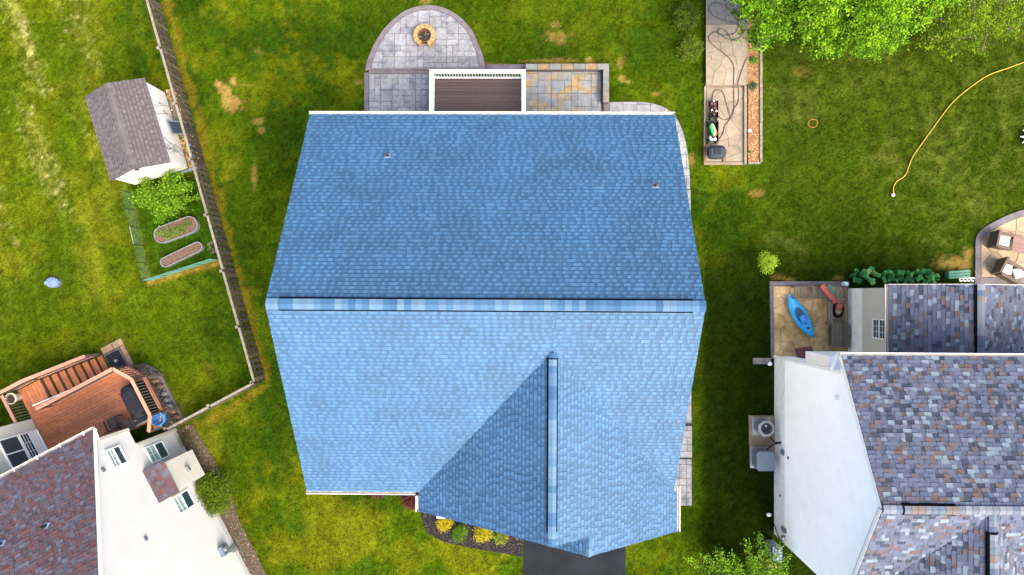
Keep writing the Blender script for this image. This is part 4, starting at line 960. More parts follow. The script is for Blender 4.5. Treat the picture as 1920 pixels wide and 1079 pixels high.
# ---- north-east lounge patio
lp = thing('lounge_patio', 'cream flagstone patio with grey border and wicker furniture at the right edge', 'patio', tuple(G(1880, 470)))
ob = [tuple(p) for p in curve_pts([Vector(q) for q in GP([(1826, 532), (1827, 480), (1828, 448), (1838, 432), (1858, 419), (1890, 403), (1925, 392), (1975, 385)])], 4)] + GP([(1975, 532)])
HARD.append(ob); solid('bedding', ob, -.05, .04, M['grout_o'], lp)
oi_ = inset(ob, .26); ring_border(ccw(ob), oi_, -.03, .075).build('border', M['border'], lp)
flags(inset(ob, .27), 0, .06, 20, M['cream'], lp, seed=44, gap=.007)
def wchair(label, px, py, rz, w_, d_, seats, name='wicker_armchair', cat='chair'):
    c = G(px, py, .4); t = thing(name, label, cat, (c.x, c.y, .06)); cs, sn = math.cos(rz), math.sin(rz)
    def L(x, y, z): return (c.x + x * cs - y * sn, c.y + x * sn + y * cs, z)
    b = MB(); b.box(L(0.06, 0, .22), (d_ - .12, w_ - .04, .24), rz); b.build('seat_base', M['wicker'], t)
    b = MB(); P = [L(-d_ / 2, -w_ / 2, .06), L(-d_ / 2 + .10, -w_ / 2, .06), L(-d_ / 2 + .10, w_ / 2, .06), L(-d_ / 2, w_ / 2, .06), L(-d_ / 2 - .16, -w_ / 2, .86), L(-d_ / 2 - .06, -w_ / 2, .86), L(-d_ / 2 - .06, w_ / 2, .86), L(-d_ / 2 - .16, w_ / 2, .86)]
    b.faces(P, [(3, 2, 1, 0), (4, 5, 6, 7), (0, 1, 5, 4), (1, 2, 6, 5), (2, 3, 7, 6), (3, 0, 4, 7)]); b.build('backrest', M['wicker'], t)
    for s in (-1, 1):
        b = MB(); b.box(L(.05, s * (w_ / 2 - .06), .58), (d_ - .10, .13, .05), rz); b.box(L(.02, s * (w_ / 2 - .06), .35), (d_ - .2, .09, .42), rz); b.build('armrest', M['wicker'], t)
    for (x, y, r2, s2) in seats:
        b = MB(); q = L(x, y, .42); hs = s2 / 2
        p = [(q[0] + (u * math.cos(rz + r2) - v_ * math.sin(rz + r2)), q[1] + (u * math.sin(rz + r2) + v_ * math.cos(rz + r2))) for u, v_ in ((-hs, -hs), (hs, -hs), (hs, hs), (-hs, hs))]
        b.prism(p, .345, .49, .05); b.build('cushion', M['cushion'], t)
    for x in (-d_ / 2 + .1, d_ / 2 - .06):
        for y in (-w_ / 2 + .06, w_ / 2 - .06):
            b = MB(); b.box(L(x, y, .09), (.06, .06, .10), rz); b.build('leg', M['dark'], t)
    return t
wchair('brown wicker armchair with one square white cushion beside the slatted table', 1878, 452, R_(-12), .70, .64, [(.07, 0, 0, .48)])
wchair('brown wicker loveseat with two tilted white cushions near the roof edge', 1896, 511, R_(-28), .72, 1.1, [(-.26, .03, .35, .44), (.28, .12, .75, .42)], 'wicker_loveseat', 'sofa')
tc = G(1917, 460, .4); tt = thing('slatted_table', 'reddish brown slatted low table right of the wicker armchair', 'table', (tc.x, tc.y, .06)); rz = R_(-10)
for k in range(8):
    o_ = -.28 + .08 * k; b = MB(); b.box((tc.x - o_ * math.sin(rz), tc.y + o_ * math.cos(rz), .40), (.85, .07, .03), rz); b.build('slat', M['wicker_t'], tt)
for sx in (-1, 1):
    b = MB(); b.box((tc.x + sx * .34 * math.cos(rz), tc.y + sx * .34 * math.sin(rz), .355), (.06, .58, .05), rz); b.build('bearer', M['wicker'], tt)
    for sy in (-1, 1):
        b = MB(); x, y = sx * .36, sy * .25; b.box((tc.x + x * math.cos(rz) - y * math.sin(rz), tc.y + x * math.sin(rz) + y * math.cos(rz), .20), (.06, .06, .28), rz); b.build('leg', M['wicker'], tt)
# hostas along the rear wing
HOS = [(.02, .11, .030), (.04, .18, .05), (.065, .25, .07), (.11, .33, .08)]
for i, (px, py, r) in enumerate(((1608, 517, .36), (1634, 518, .40), (1662, 518, .34), (1679, 519, .29), (1696, 518, .34), (1714, 518, .34), (1732, 519, .36), (1747, 521, .27))):
    c = G(px, py, .2); tag_ = ['largest hosta nearest the kayak terrace', 'pale centred hosta second from the kayak terrace', 'hosta third from the kayak terrace along the wall', 'small hosta fourth from the kayak terrace', 'hosta fifth from the kayak terrace along the wall',
            'hosta sixth from the kayak terrace with a white blossom beside it', 'hosta last but one toward the green bench', 'small hosta at the end nearest the green bench'][i]
    t = thing('hosta', tag_, 'plant', (c.x, c.y, 0), 'hostas along the rear wing'); g = random.Random(60 + i)
    for k in range(16):
        a = g.uniform(0, 6.283); l = r * g.uniform(.5, .95); z1 = g.uniform(.10, .30); d = Vector((math.cos(a), math.sin(a), 0)); s_ = Vector((-d.y, d.x, 0)); b = MB(); P = []
        base = Vector((c.x, c.y, .06 + .02 * (k % 5)))
        col = g.choice(HOS); 
        if i == 1 and g.random() < .5: col = (.22, .34, .10)
        rows = ((.08, .02, 0), (.35, .30, .8), (.7, .42, 1), (.9, .22, .9), (1., .0, .72))
        for t_, w2, zz in rows:
            m_ = base + d * (r * .15 + l * t_) + V(0, 0, z1 * zz + .05); P += [m_ + s_ * l * w2 * .85, m_ - V(0, 0, .02), m_ - s_ * l * w2 * .85]
        b.faces(P, [f for q in range(4) for f in ((q * 3, q * 3 + 1, q * 3 + 4, q * 3 + 3), (q * 3 + 1, q * 3 + 2, q * 3 + 5, q * 3 + 4))], col); b.build('leaf', M['leaf'], t, smooth=True)
gb = G(1799, 515, .4); t = thing('green_bench', 'faded green plank bench beside the lounge patio', 'bench', (gb.x, gb.y, 0))
for k in range(3):
    b = MB(); b.box((gb.x, gb.y + .115 * (k - 1), .40), (.92, .095, .03), R_(4)); b.build('plank', M['mesh_green'], t)
for sx in (-1, 1):
    b = MB(); b.box((gb.x + .34 * sx, gb.y, .19), (.06, .25, .38), R_(4)); b.build('leg', M['mesh_green'], t)
wf = G(1812, 526.5, .3); t = thing('white_ornament', 'white curled garden ornament at the roof edge beside the lounge patio', 'ornament', (wf.x, wf.y, 0))
b = MB(); b.tube([(wf.x, wf.y, 0), (wf.x, wf.y, .3)], .02, 6); b.build('stake', M['white'], t)
for k in range(4):
    x = wf.x - .22 + .15 * k; b = MB(); b.tube([(x + .07 * math.cos(a), wf.y + .05 + .07 * math.sin(a), .3 + .02 * k) for a in np.linspace(.3, 5.2, 9)], .03, 6); b.build('curl', M['white'], t)
# pale spiky plant at the right edge
ag = G(1932, 262, .2); t = thing('spiky_plant', 'pale mint spiky leaved plant cut by the right edge of the lawn', 'plant', (ag.x, ag.y, 0))
for k in range(11):
    a = 6.283 * k / 11 + .1; l = rng.uniform(.45, .62); d = Vector((math.cos(a), math.sin(a), 0)); s_ = Vector((-d.y, d.x, 0)); b = MB(); P = []
    for t_, w2, zz in ((0, .05, .05), (.35, .075, .26), (.75, .045, .34), (1, .004, .30)):
        m_ = Vector((ag.x, ag.y, zz)) + d * l * t_; P += [m_ + s_ * w2 + V(0, 0, .02), m_, m_ - s_ * w2 + V(0, 0, .02)]
    b.faces(P, [f for q in range(3) for f in ((q * 3, q * 3 + 1, q * 3 + 4, q * 3 + 3), (q * 3 + 1, q * 3 + 2, q * 3 + 5, q * 3 + 4))]); b.build('leaf', M['mint'], t)
# yellow hose and its sprinkler head, orange ring
hp = [(1674, 363), (1674, 352), (1680, 341), (1691, 334), (1699, 324), (1703, 312), (1712, 292), (1738, 255), (1770, 211), (1790, 188), (1815, 167), (1850, 143), (1885, 130), (1930, 114), (1990, 96)]
b = MB(); b.tube(curve_pts([Vector((*G(*q)[:2], .055)) for q in hp], 6), .02, 7); o = b.build('garden_hose', M['yellow']); setp(o, 'long yellow garden hose curving across the right lawn', 'hose')
s0 = G(1674, 366); t = thing('sprinkler', 'small white sprinkler at the end of the yellow hose', 'sprinkler', (s0.x, s0.y, 0))
b = MB(); b.lathe((s0.x, s0.y, 0), [(.07, 0), (.07, .05), (.04, .09), (.02, .14), (0, .15)], 12); b.build('head', M['white'], t)
b = MB(); b.box((s0.x, s0.y, .02), (.16, .05, .03), .6); b.build('base', M['mesh_green'], t)
r0 = G(1522, 233); b = MB(); b.tube([(r0.x + .20 * math.cos(a) + .02 * math.sin(3 * a), r0.y + .18 * math.sin(a), .06 + .01 * a) for a in np.linspace(0, 12.0, 50)], .008, 6); o = b.build('wire_ring', M['orange_p']); setp(o, 'thin orange wire ring lying on the right lawn', 'ring')
# ================================================================== CONCRETE TERRACE STRIP (top right)
tz = .26
ter = thing('concrete_terrace', 'long stepped tan concrete terrace with a kerb on the right lawn', 'terrace', tuple(G(1360, 160)))
allp = GP([(1320, -60), (1428, -60), (1428, 310), (1319, 310)]); HARD.append(allp)
solid('slab_base', GP([(1323, -60), (1399, -60), (1399, 161), (1323, 161)], 0), -.05, tz - .03, M['grout_s'], ter)
flags(GP([(1323.5, 46, ), (1399, 46), (1399, 160), (1323.5, 160)], tz), tz - .06, tz, 18, M['sandstone'], ter, seed=51, gap=.004)
flags(GP([(1323.5, -60), (1399, -60), (1399, 45), (1323.5, 45)], tz), tz - .06, tz, 9, M['wetstone'], ter, seed=52, gap=.004)
solid('slab_base', GP([(1322, 161), (1396, 161), (1396, 306), (1321, 306)]), -.05, .045, M['grout_s'], ter)
flags(GP([(1325, 164), (1395, 164), (1395, 303), (1324, 303)], .07), .0, .07, 20, M['sandstone'], ter, seed=53, gap=.0035)
for q in ([(1395.3, 161), (1400, 161), (1400, 308), (1395.3, 308)], [(1321, 303.5), (1395, 303.5), (1395, 308.5), (1321, 308.5)], [(1321.5, 161), (1324.4, 161), (1323.6, 303), (1320.5, 303)]):
    solid('kerb', GP(q, tz * .7), -.04, .20 if q[0][0] > 1390 else .10, M['sandstone'], ter, .01)
pb = thing('planter_bed', 'narrow planter of orange mulch with pale timber edging beside the concrete terrace', 'planter', tuple(G(1413, 200)))
solid('mulch', GP([(1401, -60), (1423, -60), (1423, 305), (1401, 305)]), -.05, .10, M['mulch_o'], pb)
ch = chips('mulch_chips', GP([(1401.5, 60), (1422, 60), (1422, 304), (1401.5, 304)]), 2600, [(.40, .22, .11), (.30, .15, .07), (.48, .30, .16), (.22, .11, .06)], None, z=.10, seed=8)
ch.parent = pb; ch.location = -ORG[pb.name]
yy = 70
while yy < 306:
    y2 = min(yy + rng.uniform(18, 26), 306); p, q = G(1424.6, yy + .4), G(1424.6, y2 - .4); b = MB(); o_ = rng.uniform(-.012, .012)
    b.beam(p + V(o_, 0, .10), q + V(o_, 0, .10), .10, .20); b.build('edging_timber', M['fence_cap'], pb); yy = y2
for k in range(2):
    p, q = G(1401 + 11.5 * k, 307), G(1412 + 11.5 * k, 307); b = MB(); b.beam(p + V(0, 0, .08), q + V(0, 0, .08), .08, .18); b.build('edging_timber', M['fence_cap'], pb)
shrub('bedding_plant', 'bright green clump nearest the big tree in the orange mulch planter', 1413, 113, .2, .20, .3, 800, .04, [(.05, .14, .02), (.09, .22, .02), (.13, .28, .03)], 61, cat='plant', nl=4)
shrub('bedding_plant', 'dark bluish clump in the middle of the orange mulch planter', 1412, 162, .2, .21, .3, 800, .04, [(.02, .07, .03), (.03, .10, .045), (.05, .13, .05)], 62, cat='plant', nl=4)
shrub('bedding_plant', 'tiny green clump at the lower end of the orange mulch planter', 1404, 286, .15, .11, .2, 300, .035, [(.05, .10, .01), (.09, .15, .02)], 63, cat='plant', nl=3)
c = G(1405.5, 245, .12); b = MB(); b.lathe((c.x, c.y, .09), [(.06, 0), (.075, .04), (.05, .08), (0, .09)], 7, sx=1.2); o = b.build('white_rock', M['cushion']); setp(o, 'pale rock in the orange mulch planter', 'rock')
c = G(1414, 140, .12); b = MB(); b.tube([(c.x + .06 * math.cos(a), c.y + .06 * math.sin(a), .14) for a in np.linspace(0, 6.283, 14)], .014, 6); o = b.build('dripper_ring', M['bark']); setp(o, 'small dark ring on the orange mulch between two plants', 'ring')
# dark hose looping over the terrace
hz_ = tz + .03
P = [(1335, 188), (1338, 174), (1346, 169), (1355, 173), (1362, 194), (1368, 214), (1364, 224), (1352, 224), (1347, 218)]
hoses = [([(1348, 262), (1355, 252), (1360, 235), (1370, 222), (1376, 205), (1384, 192), (1385, 172), (1384.5, 166), (1384, 160), (1384, 155), (1392, 130), (1401, 108)], 'dark hose running from the lower cart up to the mulch planter'),
         ([(1335, 188), (1338, 174), (1346, 169), (1355, 173), (1362, 194), (1367, 212), (1371, 222), (1376, 205), (1376, 180), (1376, 166), (1376, 160), (1376, 150), (1376, 125), (1368, 110), (1352, 96), (1334, 82), (1329, 70), (1338, 61), (1348, 62), (1360, 72), (1376, 76), (1388, 70), (1392, 58), (1382, 46), (1350, 36), (1334, 26), (1330, 14), (1340, 6), (1358, 10), (1374, 24), (1384, 42), (1380, 60), (1366, 66), (1352, 66), (1345, 60), (1352, 54), (1362, 60), (1372, 74), (1386, 72)], 'long dark hose tangled in loops over the concrete terrace'),
         ([(1347, 218), (1356, 224), (1366, 223), (1374, 214), (1376, 200)], 'short dark hose beside the cart of pots')]
for pts, lab in hoses:
    def hzz(q): return (.10 if q[1] > 163 else tz + .03)
    b = MB(); b.tube(curve_pts([Vector((*G(q[0], q[1], hzz(q))[:2], hzz(q))) for q in pts], 6), .016, 6); o = b.build('dark_hose', M['hose']); setp(o, lab, 'hose')
def cart(label, x0, y0, x1, y1, zt=.42, wheels=True):
    c = G((x0 + x1) / 2, (y0 + y1) / 2, zt); w_ = (x1 - x0) * (H - zt) / FPX; l = (y1 - y0) * (H - zt) / FPX
    t = thing('garden_cart', label, 'cart', (c.x, c.y, .07)); b = MB()
    def rc(k, z): return [(c.x - w_ / 2 * k, c.y - l / 2 * k, z), (c.x + w_ / 2 * k, c.y - l / 2 * k, z), (c.x + w_ / 2 * k, c.y + l / 2 * k, z), (c.x - w_ / 2 * k, c.y + l / 2 * k, z)]
    P = rc(.85, .18) + rc(1, zt) + rc(.90, zt) + rc(.78, .20)
    b.faces(P, [(3, 2, 1, 0)] + [(i, (i + 1) % 4, 4 + (i + 1) % 4, 4 + i) for i in range(4)] + [(4 + i, 4 + (i + 1) % 4, 8 + (i + 1) % 4, 8 + i) for i in range(4)] + [(8 + i, 8 + (i + 1) % 4, 12 + (i + 1) % 4, 12 + i) for i in range(4)] + [(12, 13, 14, 15)])
    b.build('tray', M['black'], t)
    for sx in (-1, 1):
        for sy in (-1, 1):
            b = MB(); x, y = c.x + sx * (w_ / 2 - .02), c.y + sy * l * .40; b.tube([(x - .035, y, .17), (x + .035, y, .17)], .10, 14); wl_ = b.build('wheel', M['black'], t)
            b = MB(); b.tube([(x - .04, y, .17), (x + .04, y, .17)], .045, 10); b.build('hub', M['metal'], wl_)
    b = MB(); b.tube([(c.x, c.y - l / 2, .2), (c.x - .05, c.y - l / 2 - .12, .25), (c.x - .12, c.y - l / 2 - .2, .3)], .018, 6); b.build('handle', M['rust'], t)
    return t, c, w_, l
t, c, w_, l = cart('black garden cart full of small dark pots on the terrace', 1332.5, 189, 1347, 222)
for k, (dx, dy) in enumerate(((-.07, .26), (.05, .24), (-.06, .1), (.06, .08), (-.08, -.06), (.0, -.1), (.08, -.05), (.02, -.2))):
    b = MB(); b.lathe((c.x + dx, c.y + dy, .205), [(.05, 0), (.065, .16), (.055, .16), (.045, .12), (0, .12)], 10); o = b.build('plant_pot', M[['rust', 'maroon', 'black'][k % 3]]); setp(o, ['rusty', 'maroon', 'black'][k % 3] + ' pot standing ' + ['in the top left corner', 'in the top right corner', 'second from the top on the left', 'second from the top on the right', 'third from the top on the left', 'in the lower middle', 'third from the top on the right', 'nearest the lower end'][k] + ' of the upper cart', 'pot', 'pots in the upper cart')
for k, (dx, dy) in enumerate(((-.10, -.05), (.09, -.10), (-.02, .33))):
    b = MB(); b.lathe((c.x + dx, c.y + dy + .03, .375), [(.03, 0), (.035, .04), (0, .05)], 8); o = b.build('white_pot', M['white']); setp(o, ['tiny white cup on the left among the pots of the upper cart', 'tiny white cup on the right among the pots of the upper cart', 'tiny white cup at the top end of the upper cart'][k], 'cup', 'white cups in the upper cart')
t, c, w_, l = cart('black garden cart holding a green and orange bag on the terrace', 1329, 226, 1347.5, 267, .46)
bt = thing('folded_bag', 'green white and orange folded bag lying in the lower garden cart', 'bag', (c.x, c.y + .1, .21))
ol = [G(*q, .42) for q in ((1330, 236), (1334, 230), (1339, 233), (1345, 247), (1342, 257), (1336, 254))]
def wedge(pts, m, nm):
    b = MB(); b.prism([G(*q, .45)[:2] for q in pts], .22, .47, .03); b.build(nm, m, bt)
wedge([(1330, 237), (1333, 231), (1336, 232), (1339.5, 247), (1338.5, 254), (1335, 252)], M['green_p'], 'green_flap'); wedge([(1336.2, 232), (1337.2, 232.5), (1341.3, 247), (1340.2, 255), (1338.9, 254.2), (1339.9, 247)], M['white'], 'white_stripe')
wedge([(1337.5, 232.5), (1342.5, 241), (1345.5, 250), (1342, 257), (1340.5, 255.5), (1341.6, 247)], M['orange_p'], 'orange_flap')
for k, (px, py, m) in enumerate(((1340.5, 261.5, 'white'), (1334, 262, 'cushion'), (1331.5, 258, 'metal'))):
    p = G(px, py, .4); b = MB(); b.lathe((p.x, p.y, .21), [(.05, 0), (.075, .12), (.06, .22), (0, .24)], 9); o = b.build('plastic_jug', M[m]); setp(o, ['bright white jug in the lower garden cart', 'off white jug left of the bright one in the lower cart', 'grey jug beside the green flap in the lower cart'][k], 'jug')
ct = G(1343, 286, .5); t = thing('compost_tumbler', 'black faceted compost tumbler on a rusty frame at the terrace end', 'composter', (ct.x, ct.y, .07))
b = MB(); P = []; prof = [(-.36, .20), (-.27, .28), (0, .31), (.27, .28), (.36, .20)]
for x, r in prof:
    for k in range(8):
        a = 6.283 * (k + .5) / 8; P.append((ct.x + x, ct.y + r * math.cos(a), .50 + r * math.sin(a)))
b.faces(P, [(i * 8 + j, i * 8 + (j + 1) % 8, (i + 1) * 8 + (j + 1) % 8, (i + 1) * 8 + j) for i in range(4) for j in range(8)] + [tuple(range(7, -1, -1)), tuple(range(32, 40))]); b.build('drum', M['tumbler'], t)
b = MB(); b.box((ct.x - .02, ct.y, .80), (.28, .26, .03)); b.build('lid', M['black'], t)
for sx in (-1, 1):
    b = MB(); x = ct.x + sx * .41
    for p, q in (((x, ct.y - .34, .09), (x, ct.y, .52)), ((x, ct.y + .34, .09), (x, ct.y, .52)), ((x, ct.y - .34, .09), (x, ct.y + .34, .09))): b.beam(p, q, .03, .03)
    b.build('stand', M['rust'], t)
# ================================================================== LEFT FENCE
fc = thing('picket_fence', 'long weathered picket fence with pale top rail running down the left lawn', 'fence', tuple(G(400, 360)))
FZ = 1.2
def fence_run(P, Q, sp, offset=0.0):
    P, Q = Vector((P.x, P.y, 0)), Vector((Q.x, Q.y, 0)); L = (Q - P).length; d = (Q - P).normalized(); s_ = Vector((-d.y, d.x, 0)); rz = math.atan2(d.y, d.x)
    n = int(L / sp); o0 = None; og = ORG[fc.name]
    for k in range(n):
        h = FZ - .10
        if o0 is None:
            b = MB(); b.box((0, 0, h / 2 + .03), (.15, .022, h), 0); o = mesh_obj('picket', b.v, b.f, M['fence_wood']); o0 = o; o.parent = fc
        else: o = o0.copy(); COL.objects.link(o)
        o.location = P + d * (sp * (k + .5)) - s_ * .045 - og; o.rotation_euler = (rng.uniform(-.02, .02), rng.uniform(-.015, .015), rz + rng.uniform(-.03, .03)); o.scale = (1, 1, rng.uniform(.96, 1.0))
    for z in (.25, .75):
        b = MB(); b.beam(P + V(0, 0, z), Q + V(0, 0, z), .04, .09); b.build('rail', M['fence_wood'], fc)
    m_ = max(1, round(L / 2.4))
    for k in range(m_):
        a, c_ = P.lerp(Q, k / m_), P.lerp(Q, (k + 1) / m_); b = MB(); b.beam(a + d * .05 + V(0, 0, FZ - .02), c_ - d * .05 + V(0, 0, FZ - .02 + rng.uniform(-.01, .01)), .10, .035); b.build('cap_rail', M['fence_cap'], fc)
    for k in range(m_ + 1):
        a = P.lerp(Q, k / m_) + s_ * .06; b = MB(); b.box((a.x, a.y, FZ / 2 + .02), (.10, .10, FZ + .04), rz); po_ = b.build('post', M['fence_wood'], fc)
        b = MB(); b.box((a.x, a.y, FZ + .05), (.115, .115, .03), rz); b.build('post_cap', M['fence_cap'], po_)
f0, f1, f2 = G(271, -14, FZ), G(476.5, 718, FZ), G(311, 806, FZ)
fence_run(f1, f0, .255); fence_run(f2, f1 - (f1 - f2).normalized() * .08, .255)
# ================================================================== SHED
sc0 = G(255, 250); sh = thing('garden_shed', 'small white shed with grey shingle roof beside the picket fence', 'shed', (sc0.x, sc0.y, 0))
SZ, SRZ = 1.75, 2.32
A0, A1 = G(272, 147, SZ), G(319.5, 304, SZ); B0, B1 = G(159, 181, SZ), G(208, 340, SZ)
# axes: s along the ridge, from top of picture to bottom
sdv = ((A1 - A0) + (B1 - B0)); sdv.z = 0; SLn = ((A1 - A0).length + (B1 - B0).length) / 2; sdv.normalize(); sxv = Vector((-sdv.y, sdv.x, 0))   # right-hand side
cen = (A0 + A1 + B0 + B1) / 4; hwS = abs(((A0 + A1) / 2 - (B0 + B1) / 2).dot(sxv)) / 2
def SP(a, c, z): q = cen + sdv * a + sxv * c; return Vector((q.x, q.y, z))
sgn = 1 if ((A0 + A1) / 2 - cen).dot(sxv) > 0 else -1; sxv = sxv * sgn
GREY = [((.066, .058, .060), 4), ((.071, .062, .064), 4), ((.060, .053, .055), 2), ((.080, .071, .072), 1.2)]
SS = math.hypot(hwS, SRZ - SZ)
for sd2, seed in ((1, 71), (-1, 72)):
    up_ = SP(-SLn / 2, 0, SRZ) - SP(-SLn / 2, sd2 * hwS, SZ)
    slope(sh, SP(-SLn / 2, sd2 * hwS, SZ), sdv, up_, [(0, 0), (SLn, 0), (SLn, SS), (0, SS)], GREY, seed, e=.15, tooth_tone=1.25, band=.8, deck_t=.06)
d1 = (SP(0, 1, SZ) - SP(0, 0, SZ + (SRZ - SZ) / hwS)).normalized(); d2 = (SP(0, -1, SZ) - SP(0, 0, SZ + (SRZ - SZ) / hwS)).normalized()
caps(sh, SP(-SLn / 2 + .01, 0, SRZ), SP(SLn / 2 - .2, 0, SRZ), .14, d1, d2, M['cap_grey'], vent=False)
ws_ = hwS - .10; wl2 = SLn / 2 - .10
b = MB(); b.prism([SP(a, c, 0)[:2] for a, c in ((-wl2, -ws_), (wl2, -ws_), (wl2, ws_), (-wl2, ws_))], -.03, SZ - .03)
for a, o_ in ((-wl2, .15), (wl2, -.15)):
    b.faces([SP(a, -ws_, SZ - .03), SP(a, ws_, SZ - .03), SP(a, 0, SRZ - .10), SP(a + o_, -ws_, SZ - .03), SP(a + o_, ws_, SZ - .03), SP(a + o_, 0, SRZ - .1)], [(0, 1, 2), (5, 4, 3), (0, 2, 5, 3), (1, 4, 5, 2)])
b.build('wall', M['siding_l'], sh)
siding(sh, SP(-wl2, ws_, 0), sdv, [(0, .1), (2 * wl2, .1), (2 * wl2, SZ - .06), (0, SZ - .06)], M['siding_l'], out=sxv)
siding(sh, SP(wl2, -ws_, 0), sxv, [(0, .1), (2 * ws_, .1), (2 * ws_, SZ - .08), (ws_, SRZ - .13), (0, SZ - .08)], M['siding_b'], out=sdv)
b = MB(); p = SP(wl2 + .02, 0, 2.0); b.box(p, (.14, .14, .12), .3); b.build('gable_vent', M['dark'], sh)
HARD.append([SP(a, c, 0)[:2] for a, c in ((-wl2, -ws_), (wl2, -ws_), (wl2, ws_ + .75), (-wl2, ws_ + .75))])
# leaf litter strip between shed and fence, planks and panels leaning there
strip = [tuple(SP(a, c, 0)[:2]) for a, c in ((-wl2 - .1, ws_ + .02), (wl2 + .1, ws_ + .02), (wl2 + .1, ws_ + .72), (-wl2 - .1, ws_ + .72))]
sheet('bare_strip', strip, .01, M['mulch_b'], 'bare strip of earth between shed and fence')
chips('leaf_litter', strip, 1500, [(.52, .30, .13), (.40, .19, .07), (.60, .42, .22), (.20, .10, .05), (.12, .16, .03)], 'orange fallen leaves between the shed and the fence', (.03, .07), .02, 9)
wp = thing('lean_boards', 'grey boards lying between the shed and the fence', 'boards', tuple(SP(-.3, ws_ + .25, .01)))
for k in range(3):
    b = MB(); b.beam(SP(-wl2 * .75, ws_ + .14 + .10 * k, .05 + .015 * k), SP(wl2 * .05, ws_ + .12 + .10 * k, .05 + .015 * k), .09, .03); b.build('board', M['grey_wood'], wp)
sp_ = thing('glass_panel', 'dark glazed panel leaning between shed wall and fence', 'panel', tuple(SP(.05, ws_ + .4, .02)))
pa = [SP(-.22, ws_ + .06, .82), SP(.38, ws_ + .10, .80), SP(.40, ws_ + .66, .06), SP(-.14, ws_ + .66, .06)]; nn_ = (pa[1] - pa[0]).cross(pa[3] - pa[0]).normalized(); nn_ = nn_ if nn_.z > 0 else -nn_
b = MB(); b.faces([p for p in pa] + [p + nn_ * .03 for p in pa], [(0, 1, 2, 3), (7, 6, 5, 4), (0, 4, 5, 1), (1, 5, 6, 2), (2, 6, 7, 3), (3, 7, 4, 0)]); b.build('pane', M['fan'], sp_)
b = MB()
for i in range(4): b.beam(pa[i] + nn_ * .035, pa[(i + 1) % 4] + nn_ * .035, .05, .04, nn_)
b.build('frame', M['greymetal'], sp_)
bp_ = thing('blue_plank', 'dark blue plank leaning against the picket fence', 'plank', tuple(SP(1.2, ws_ + .55, .02))); b = MB(); b.beam(SP(.72, ws_ + .55, .45), SP(wl2 - .05, ws_ + .50, .08), .10, .05); b.build('face', M['bluegrey'], bp_)
b = MB(); b.beam(SP(.70, ws_ + .46, .40), SP(wl2 - .1, ws_ + .42, .06), .03, .05); b.build('edge_batten', M['kayak_d'], bp_)
cr = thing('climbing_vine', 'thin brown vine climbing the white shed wall', 'vine', tuple(SP(.9, ws_ + .05, 0)))
b = MB(); gg = random.Random(5)
for a0 in (-1.1, -.5, .9, 1.05, 1.2):
    pts = [SP(a0, ws_ + .03, 0.02)]; a = a0
    for k in range(6): a += gg.uniform(-.14, .14); pts.append(SP(a, ws_ + .03, .02 + .28 * (k + 1)))
    b.tube(pts, .008, 5)
b.build('stem', M['bark'], cr)
lob = [(*SP(a, ws_ + .05, z), .09, .09, .16) for a, z in ((-.95, 1.0), (-.6, .8), (.95, 1.3), (1.0, .9), (1.15, 1.45), (1.2, 1.1))]
setp(foliage('leaves', lob, 220, .045, [(.05, .07, .02), (.10, .11, .03), (.14, .08, .04)], cr, 77), kind='stuff')
# ================================================================== VEGETABLE GARDEN
def ring_bed(label, px0, py0, px1, py1, wd, hgt, seed):
    a, c_ = G(px0, py0, hgt), G(px1, py1, hgt); d = (c_ - a); L = d.length; d.normalize(); s_ = Vector((-d.y, d.x, 0)); r = wd / 2
    t = thing('raised_bed', label, 'raised bed', tuple(((a + c_) / 2)[:2]) + (0,)); ol = []
    for k in range(11): an = math.pi * k / 10 - math.pi / 2; ol.append(c_ - d * r + d * r * math.cos(an) + s_ * r * math.sin(an))
    for k in range(11): an = math.pi * k / 10 + math.pi / 2; ol.append(a + d * r + d * r * math.cos(an) + s_ * r * math.sin(an))
    o2 = [tuple(p[:2]) for p in ol]; i2 = inset(o2, .025); o2 = ccw(o2)
    ring_border(o2, i2, 0, hgt).build('metal_wall', M['metal'], t); HARD.append(o2)
    solid('soil', inset(o2, .03), .0, hgt - .05, M['soil'], t)
    return t, a, c_, o2
t, a, c_, o2 = ring_bed('wider oval metal raised bed with green seedlings beside the bush', 289, 446, 369, 416, .74, .28, 1)
lob = []; d = (c_ - a); 
for k in range(9):
    q = a.lerp(c_, .15 + .08 * k); lob.append((q.x + rng.uniform(-.12, .12), q.y + rng.uniform(-.20, .12), .30, .15, .15, .07))
sd_l = foliage('seedlings', lob, 2000, .05, [(.06, .12, .02), (.12, .20, .03), (.20, .27, .05)], t, 81); setp(sd_l, kind='stuff')
t, a, c_, o2 = ring_bed('narrow oval metal raised bed of bare twiggy soil near the green netting', 301, 496, 378, 459, .44, .26, 2)
def twigs(name, poly, n, z, m, parent, seed):
    b = MB(); g = random.Random(seed); xs_ = [p[0] for p in poly]; ys_ = [p[1] for p in poly]; k = 0
    while k < n:
        x, y = g.uniform(min(xs_), max(xs_)), g.uniform(min(ys_), max(ys_))
        if not bool(in_poly(np.array([x]), np.array([y]), poly)[0]): continue
        an = g.uniform(0, 6.28); l = g.uniform(.06, .16); zz = z + g.uniform(0, .05); b.tube([(x, y, zz), (x + l * math.cos(an), y + l * math.sin(an), zz + g.uniform(-.01, .04))], .006, 4, cap=False); k += 1
    return b.build(name, m, parent, kind='stuff')
twigs('dead_stalks', inset(o2, .08), 90, .21, M['fence_cap'], t, 3)
